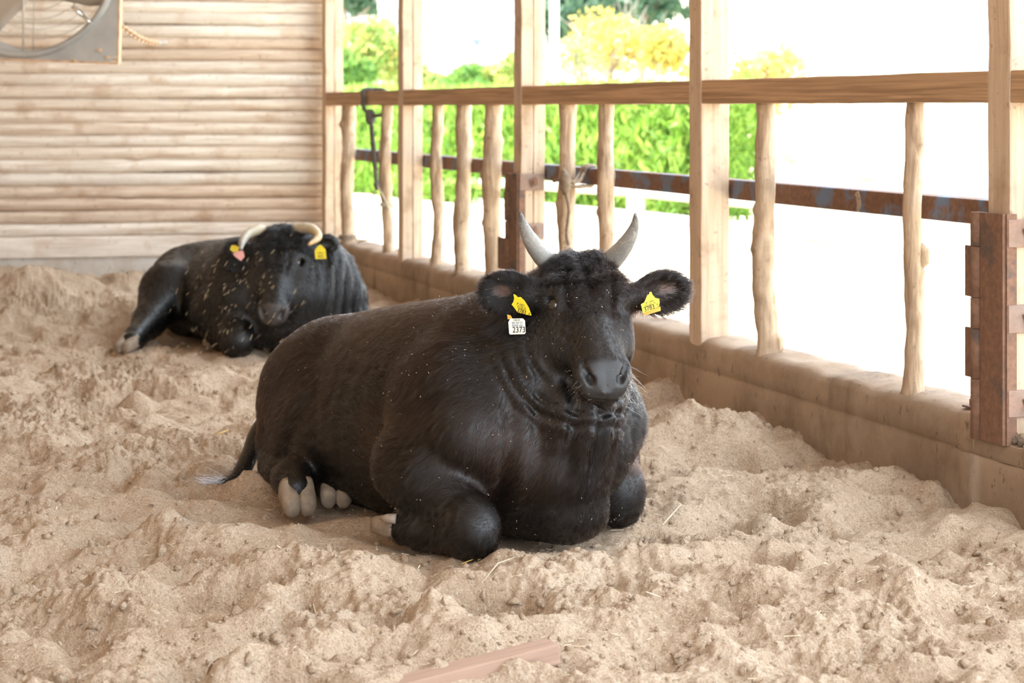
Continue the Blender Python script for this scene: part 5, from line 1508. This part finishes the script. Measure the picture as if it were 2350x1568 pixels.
def yard_z(X, Y):
    line = np.interp(X, [-40, 4.6, 5.0, 6.0, 40], [52, 50, 47, 26.6, 25.0])      # stone edging: the bank starts behind it
    bank = np.clip((Y - line) / 23.0, 0, 1.6) * 3.1
    z = -.03 + bank + .05 * fbm(X * .4, Y * .4, 3, 3) * np.clip((Y - 8) / 10, 0, 1)
    return z
xs = np.concatenate([np.linspace(-45, -8, 16), np.linspace(-7.5, 14, 120), np.linspace(15, 50, 18)])
ys = np.concatenate([np.linspace(-25, 3, 10), np.linspace(3.3, 60, 190), np.linspace(62, 110, 14)])
X, Y = np.meshgrid(xs, ys); Z = yard_z(X, Y)
idx = np.arange(X.size).reshape(X.shape)
q = np.stack([idx[:-1, :-1], idx[:-1, 1:], idx[1:, 1:], idx[1:, :-1]], -1).reshape(-1, 4)
inside = (X < WX0 + WS * Y + .1) & (Y < 14.9) & (X > -5.7 - .3245 * (Y - 14)) & (Y > -4.9)
Z = np.where(inside, -.4, Z)
o = mesh_obj('yard_ground', np.stack([X, Y, Z], -1).reshape(-1, 3), q, M_YARD, None, True, origin=(0, 20, 0))
tag(o, 'pale sunlit dry yard and bank outside the barn', 'ground', kind='structure')
def yz(x, y): return float(yard_z(np.array([x]), np.array([y]))[0])
# dry grass blades on the yard near the kerb
n = 9000; r = np.random.default_rng(44)
t = r.random(n); gy = 5.2 + 17 * r.random(n) ** 1.2; gx = WX0 + WS * gy + .35 + r.random(n) ** 1.3 * 6.0
gz = yard_z(gx, gy); h = r.uniform(.015, .06, n)
a = r.uniform(0, 6.28, n); w = .004
base = np.stack([gx, gy, gz], 1); side = np.stack([np.cos(a), np.sin(a), 0 * a], 1) * w; tip = base + np.stack([r.normal(0, .3, n) * h, r.normal(0, .3, n) * h, h], 1)
V = np.stack([base - side, base + side, tip], 1).reshape(-1, 3)
ML_DRY = leaf_mat('dry_grass_blade', [(.62, .54, .34), (.68, .60, .40), (.40, .46, .16)], .2)
o = mesh_obj('dry_grass', V, np.arange(3 * n).reshape(-1, 3), ML_DRY, None, origin=(3, 12, 0)); tag(o, 'short pale dry grass on the yard outside the kerb', 'grass', kind='stuff')

def leaves(name, centres, size, mat, parent, stretch=1.6, up=0.0, seed=1, origin=None):
    r = np.random.default_rng(seed); c = np.asarray(centres, float); n = len(c)
    d = r.normal(0, 1, (n, 3)); d[:, 2] += up; d /= np.linalg.norm(d, axis=1)[:, None]
    s = np.cross(d, r.normal(0, 1, (n, 3))); s /= np.linalg.norm(s, axis=1)[:, None]
    sz = size * r.uniform(.6, 1.3, n)[:, None]
    V = np.stack([c - d * sz * stretch, c + s * sz * .6, c + d * sz * stretch, c - s * sz * .6], 1).reshape(-1, 3)
    return mesh_obj(name, V, np.arange(4 * n).reshape(-1, 4), mat, parent, origin=origin)
def blob_pts(n, c, r3, seed, lumps=9):
    r = np.random.default_rng(seed); out = []
    for k in range(lumps):
        d = unit(r.normal(0, 1, 3)); cc = np.asarray(c) + d * np.asarray(r3) * r.uniform(.25, .75); rr = np.asarray(r3) * r.uniform(.35, .55)
        m = n // lumps; v = r.normal(0, 1, (m, 3)); v /= np.linalg.norm(v, axis=1)[:, None]
        out.append(cc + v * rr * r.uniform(.55, 1.0, m)[:, None] ** .5)
    return np.concatenate(out)
def tree(name, u, vtop, vbot, y, rad, n, size, mat, label, cat='tree', grp=None, seed=1, bare=False, stretch=1.5):
    top = px(u, vtop, y); bot = px(u, vbot, y); z0 = yz(top[0], y)
    t = empty(name, (top[0], y, z0), label, cat, grp)
    cz = (top[2] + bot[2]) / 2; hz = (top[2] - bot[2]) / 2
    r = np.random.default_rng(seed)
    mb = MB(); mb.tube([(top[0], y, z0 - .1), (top[0] + .05, y, z0 + (cz - z0) * .6), (top[0] - .04, y, cz + hz * .4)], [max(.03, rad * .07), max(.025, rad * .05), .012], 8); mb.build('trunk', M_BARK, t, True)
    mb = MB()
    for k in range(22 if bare else 7):
        s0 = np.array([top[0], y, z0 + (cz - z0) * r.uniform(.4, 1.0)]); d = unit(np.array([r.normal(0, 1), r.normal(0, .6), abs(r.normal(.8, .5))]))
        L_ = rad * r.uniform(.6, 1.25); p1 = s0 + d * L_ * .5 + r.normal(0, .05, 3) * rad; p2 = s0 + d * L_ + r.normal(0, .12, 3) * rad
        mb.tube([s0, p1, p2], [rad * .018 + .008, rad * .012 + .006, .004], 6)
        if bare:
            for q in range(4):
                e = p1 + (p2 - p1) * r.random() + unit(r.normal(0, 1, 3) + (0, 0, .6)) * L_ * .45; mb.tube([p1, (p1 + e) / 2 + r.normal(0, .02, 3), e], [.010, .007, .003], 5)
    mb.build('branches', M_BARK, t, True)
    leaves('foliage', blob_pts(n, (top[0], y, cz), (rad, rad * .8, hz), seed, 11), size, mat, t, stretch, .2, seed)['kind'] = 'stuff'
    return t
# low log rail fence
FA, FB = np.array([-2.33, 30.5, 0]), np.array([3.7, 17.0, 0])
fd = unit(FB - FA)
fence = empty('log_fence', (FA + FB) / 2 * np.array([1, 1, 0]), 'low weathered log rail fence across the pale yard', 'fence')
pt = lambda t: FA + (FB - FA) * t
for t in (-.04, .285, .61, .935, 1.26):
    p = pt(t); z0 = yz(p[0], p[1]); mb = MB(); mb.tube([p + UP * (z0 - .1), p + UP * (z0 + .34), p + UP * (z0 + .36)], [.105, .10, .08], 14); mb.build('fence_post', M_FARWOOD, fence, True)
ts = [-.04, .285, .61, .935, 1.26]
for a, b_ in zip(ts[:-1], ts[1:]):
    A_, B_ = pt(a), pt(b_); s = fd * .09
    mb = MB(); mb.tube([A_ + s + UP * (yz(*A_[:2]) + .30), (A_ + B_) / 2 + UP * (yz(*A_[:2]) * .5 + yz(*B_[:2]) * .5 + .295), B_ - s + UP * (yz(*B_[:2]) + .30)], [.060, .056, .060], 12); mb.build('rail', M_FARWOOD, fence, True)
    mb = MB(); mb.tube([A_ + s + UP * (yz(*A_[:2]) + .04), (A_ + B_) / 2 + UP * (yz(*A_[:2]) * .5 + yz(*B_[:2]) * .5 + .04), B_ - s + UP * (yz(*B_[:2]) + .04)], [.06, .06, .06], 12); mb.build('ground_rail', M_FARWOOD, fence, True)
# clipped conifer hedge behind the fence
HA, HB = np.array([-4.4, 34.2, 0]), np.array([2.3, 22.6, 0])
n = 46000; r = np.random.default_rng(9); t = r.random(n); side = r.random(n)
hd = unit(HB - HA); hn = np.array([-hd[1], hd[0], 0]); hn = hn if hn[1] < 0 else -hn
htop = 1.42 + .10 * fbm(t * 9, t * 0, 3, 12)
on_top = r.random(n) < .22
zz_ = np.where(on_top, htop * r.uniform(.9, 1.06, n), htop * r.random(n)); wd = np.where(on_top, r.uniform(-.55, .55, n), .50 + .10 * fbm(t * 40, zz_ * 5, 2, 14) - .12 * (zz_ / 1.4) ** 3 + r.normal(0, .05, n))
ends = t > .985
P_ = HA[None] + (HB - HA)[None] * t[:, None] + hn[None] * wd[:, None]; P_[:, 2] = yard_z(P_[:, 0], P_[:, 1]) + zz_
m_ = r.random(n) < .05; P_[m_] = HB[None] + hd * .15 + hn[None] * r.uniform(-.5, .5, m_.sum())[:, None]; P_[m_, 2] = r.random(m_.sum()) * 1.4
hedge = empty('hedge', (HA + HB) / 2, 'bright green clipped conifer hedge behind the log fence', 'hedge')
leaves('foliage', P_, .034, ML_HEDGE, hedge, 3.0, 1.6, 4)['kind'] = 'stuff'
core = MB(); mid = (HA + HB) / 2; core.box(mid + UP * .64, hd, hn, UP, np.linalg.norm(HB - HA), .75, 1.28); core.build('inner_twigs', simple('hedge_twigs', (.22, .26, .09), .9), hedge)
# shrubs over the hedge
g = 'shrubs behind the hedge'
tree('shrub', 850, 20, 205, 36.5, .85, 2600, .055, ML_LIME, 'tall pale green shrub between the corner post and the first split post', 'shrub', g, 3)
tree('shrub', 800, 90, 225, 36.0, .55, 1500, .055, ML_GREEN, 'dense darker green shrub right beside the corner post', 'shrub', g, 4)
tree('shrub', 985, 140, 215, 33.6, .45, 1300, .05, ML_LIME, 'small pale shrub in front of the left edge of the round sign', 'shrub', g, 5)
tree('shrub', 1090, 150, 215, 33.2, .60, 1500, .05, ML_GREEN, 'grassy green shrub covering the lower part of the round sign', 'shrub', g, 6, stretch=2.6)
tree('shrub', 1165, 125, 215, 33.0, .40, 1100, .05, ML_LIME, 'narrow green shrub between the round sign and the hinged split post', 'shrub', g, 7)
# trees
g = 'trees behind the yard'
tree('bare_tree', 1400, 15, 190, 38.0, 1.35, 1500, .05, ML_YEL, 'half-bare tree with grey twigs and a few yellow leaves over the hedge', 'tree', g, 8, True)
tree('bare_tree', 1320, 60, 195, 36.5, .7, 350, .045, ML_LIME, 'small bare grey shrub beside the white pole', 'tree', g, 9, True)
tree('autumn_tree', 1525, 40, 190, 36.0, .65, 1500, .05, ML_YEL, 'yellow-green leafy tree right behind the single thick post', 'tree', g, 10)
tree('autumn_tree', 1760, 70, 300, 40.0, .95, 2200, .055, ML_ORG, 'orange-tinted autumn tree in front of the white shed roof', 'tree', g, 11)
tree('autumn_tree', 1700, 130, 330, 38.0, .45, 1100, .05, ML_LIME, 'small green and yellow bush beside the autumn tree', 'tree', g, 13)
tree('autumn_tree', 1880, 170, 320, 41.0, .6, 700, .05, ML_ORG, 'thin pale orange bush below the white shed roof', 'tree', g, 12)
g = 'dark forest trees in the distance'
for k, (u, vt, vb, y, rd) in enumerate(((790, -120, 60, 66, 1.9), (880, -160, 40, 70, 2.4), (1260, -170, 110, 63, 1.9), (1370, -150, 95, 70, 2.2), (1470, -190, 110, 60, 1.9), (1565, -160, 90, 76, 2.3), (1690, -170, 85, 68, 1.8), (1330, -60, 150, 56, 1.2))):
    tree('forest_tree', u, vt, vb, y, rd, 1700, .15, ML_DARK, 'dark forest tree ' + ('far behind the dense shrub by the corner post', 'far behind the plank shed', 'far behind the white pole', 'towering far behind the half-bare tree', 'far behind the gap between half-bare and yellow-green trees', 'far behind the single thick post', 'beside the verge of the white farm building', 'that is low and stands behind the small bare shrub')[k], 'tree', g, 30 + k)
# white pole
p = px(1272, 100, 31.5); mb = MB(); z0 = yz(p[0], p[1])
mb.tube([(p[0], p[1], z0 - .2), (p[0], p[1], 3.5), (p[0], p[1], 8)], [.072, .068, .062], 16)
o = mb.build('white_pole', simple('white_painted_pole', (.80, .82, .85), .5, 0, .04), None, True); tag(o, 'white utility pole standing behind the hedge beside the split post', 'pole')
# plank shed
g0 = px(1060, 90, 38.5); sh = empty('plank_shed', (g0[0], 38.5, 0), 'pale weathered plank shed behind the round sign', 'shed')
M_PLANK = wood('whitewashed_plank', (.64, .63, .63), (.42, .41, .42), (.5, 9, 9))
z = -.1; k = 0
while z < 4.2:
    h = .26 + .05 * math.sin(k * 2.1); rough_box('plank', (g0[0] - .1, 38.5 - .012 * (k % 2), z + h / 2), (1, 0, 0), (0, 1, 0), UP, 3.0 + .06 * math.sin(k), .04, h - .022, M_PLANK, sh, .008, 4, .008, k); z += h; k += 1
mb = MB(); mb.box((g0[0] - .1, 39.6, 2.0), (1, 0, 0), (0, 1, 0), UP, 2.9, 2.1, 4.3); mb.build('shed_body', simple('shed_wall_board', (.30, .30, .31), .9), sh)
# round sign with a pale blue cow-back line
YS = 35.2; sg = empty('round_sign', (px(1068, 120, YS)[0], YS, 0), 'round white sign with thin blue brush lines among the shrubs', 'sign')
M_SIGN = simple('white_sign_paint', (.82, .82, .82), .5, 0, .02); M_SBLUE = simple('faded_blue_sign_paint', (.13, .17, .24), .6, 0, .1)
cs = lambda x, y: (960 + x / 8.71, 20 + y / 8.71)
outl = [(250, 560), (300, 420), (420, 260), (560, 150), (740, 90), (920, 80), (1120, 110), (1300, 190), (1440, 310), (1540, 430), (1590, 620), (1560, 800), (1500, 1000), (1400, 1180), (1200, 1300), (950, 1350), (700, 1300), (480, 1180), (330, 1000), (250, 820), (225, 680)]
slab('board', [px(*cs(*p), YS) for p in outl], .03, M_SIGN, sg, (0, -1, 0))
arc = [(330, 550, 22), (370, 460, 22), (450, 360, 22), (560, 260, 26), (640, 205, 34), (720, 182, 42), (800, 178, 42), (900, 186, 40), (1000, 205, 36), (1100, 232, 40), (1180, 248, 44), (1260, 258, 40), (1330, 305, 24), (1400, 360, 22), (1470, 410, 26), (1530, 450, 40), (1560, 510, 22)]
for i in range(len(arc) - 1):
    (x0, y0, w0), (x1, y1, w1) = arc[i], arc[i + 1]; nx_, ny_ = -(y1 - y0), x1 - x0; l_ = math.hypot(nx_, ny_); nx_ /= l_; ny_ /= l_
    if i == 0: V = []
    V.append([(x0 + nx_ * w0 / 2, y0 + ny_ * w0 / 2), (x0 - nx_ * w0 / 2, y0 - ny_ * w0 / 2)])
mb = MB(); vv = [px(*cs(*p), YS - .012) for pr in V for p in pr]; mb.add(vv, [(2 * i, 2 * i + 1, 2 * i + 3, 2 * i + 2) for i in range(len(V) - 1)]); mb.build('brush_line', M_SBLUE, sg)
for poly in ([(790, 640), (860, 622), (925, 620), (960, 690), (970, 745), (930, 715), (870, 680), (830, 690), (790, 720)],
             [(1040, 650), (1080, 598), (1160, 605), (1255, 580), (1240, 680), (1260, 710), (1310, 722), (1260, 750), (1240, 690), (1235, 720), (1175, 760), (1130, 740), (1110, 690)],
             [(570, 520), (605, 520), (600, 640), (588, 640)], [(680, 620), (708, 600), (712, 700), (680, 705)],
             [(1130, 790), (1160, 770), (1150, 860), (1220, 830), (1350, 820), (1400, 900), (1395, 1000), (1330, 900), (1230, 880), (1190, 930), (1140, 860)], [(860, 1110), (1085, 1065), (1050, 1110), (880, 1140)]):
    slab('painted_mark', [px(*cs(*p), YS - .014) for p in poly], .004, M_SBLUE, sg, (0, -1, 0))
# white farm building with ribbed roof
bld = empty('farm_building', (10, 51, 3.0), 'large white farm building with a ribbed sheet roof', 'building')
M_WB = simple('white_roof_sheet', (.78, .79, .80), .5, 0, .03)
M_WB2 = simple('white_wall_sheet', (.74, .75, .77), .5, 0, .04)
e0, e1 = np.array([5.69, 50.0, 3.12]), np.array([26.0, 50.0, 3.12]); r0, r1 = np.array([8.2, 58.0, 7.1]), np.array([28.5, 58.0, 7.1])
nb = 90; V = []
for i in range(nb + 1):
    t = i / nb
    for dt, hh in ((0, 0), (.35 / nb, 0), (.45 / nb, .04), (.75 / nb, .04), (.85 / nb, 0)):
        tt = min(1, t + dt); V += [e0 + (e1 - e0) * tt + UP * hh, r0 + (r1 - r0) * tt + UP * hh]
k = len(V) // 2; mb = MB(); mb.add(V, [(2 * i, 2 * i + 2, 2 * i + 3, 2 * i + 1) for i in range(k - 1)]); mb.build('ribbed_roof', M_WB, bld)
mb = MB(); mb.add([e0 + (.4, .3, -.06), e1 + (0, .3, -.06), e1 + (0, .3, -2.2), e0 + (.4, .3, -2.2), r0 + (.2, 0, -.1), r0 + (.2, 0, -6)], [(0, 3, 2, 1), (0, 4, 5, 3)]); mb.build('wall', M_WB2, bld)
for (u, v0, v1, w) in ((1855, 8, 66, 8), (1893, 45, 76, 14)):
    a = px(u, v1, 49.2); b_ = px(u, v0, 49.2); mb = MB(); mb.box((a + b_) / 2, (1, 0, 0), (0, 1, 0), UP, w / FPX * 49, .25, b_[2] - a[2]); mb.build('roof_vent', M_GALV, bld)
# stone edging of the bank, pipe rail and a stake
ed = empty('stone_edging', (5.6, 36, 0), 'line of grey edging stones along the foot of the pale bank', 'edging')
M_STONE = simple('grey_edging_stone', (.30, .29, .29), .9, 0, .25, 8)
for k in range(14):
    t0, t1 = k / 14, (k + .9) / 14; pa = np.array([6.05, 26.0, 0]) + (np.array([5.1, 48.0, 0]) - np.array([6.05, 26.0, 0])) * t0; pb = np.array([6.05, 26.0, 0]) + (np.array([5.1, 48.0, 0]) - np.array([6.05, 26.0, 0])) * t1
    c = (pa + pb) / 2; d = unit(pb - pa); rough_box('edging_stone', c + UP * (yz(c[0], c[1]) + .06), d, np.array([-d[1], d[0], 0]), UP, np.linalg.norm(pb - pa), .22, .24, M_STONE, ed, .02, 3, .02, k)
pf = empty('pipe_fence', (7, 33, 0), 'thin pale pipe fence climbing the bank', 'fence')
M_PIPE = simple('pale_pipe', (.70, .72, .75), .4, .3, .05)
pa, pb = px(1790, 272, 36), px(2250, 322, 30); mb = MB(); mb.tube([pa, pb], .025, 8); mb.build('top_pipe', M_PIPE, pf, True)
for k in range(6):
    p = pa + (pb - pa) * k / 5; mb = MB(); mb.tube([(p[0], p[1], yz(p[0], p[1]) - .1), p], .022, 8); mb.build('pipe_post', M_PIPE, pf, True)
p = px(2207, 350, 29.5); mb = MB(); mb.tube([(p[0], p[1], yz(p[0], p[1]) - .1), (p[0], p[1], px(2207, 328, 29.5)[2])], .03, 8)
o = mb.build('fence_stake', simple('dark_stake', (.12, .13, .17), .7), None, True); tag(o, 'short dark stake standing on the pale bank', 'stake')
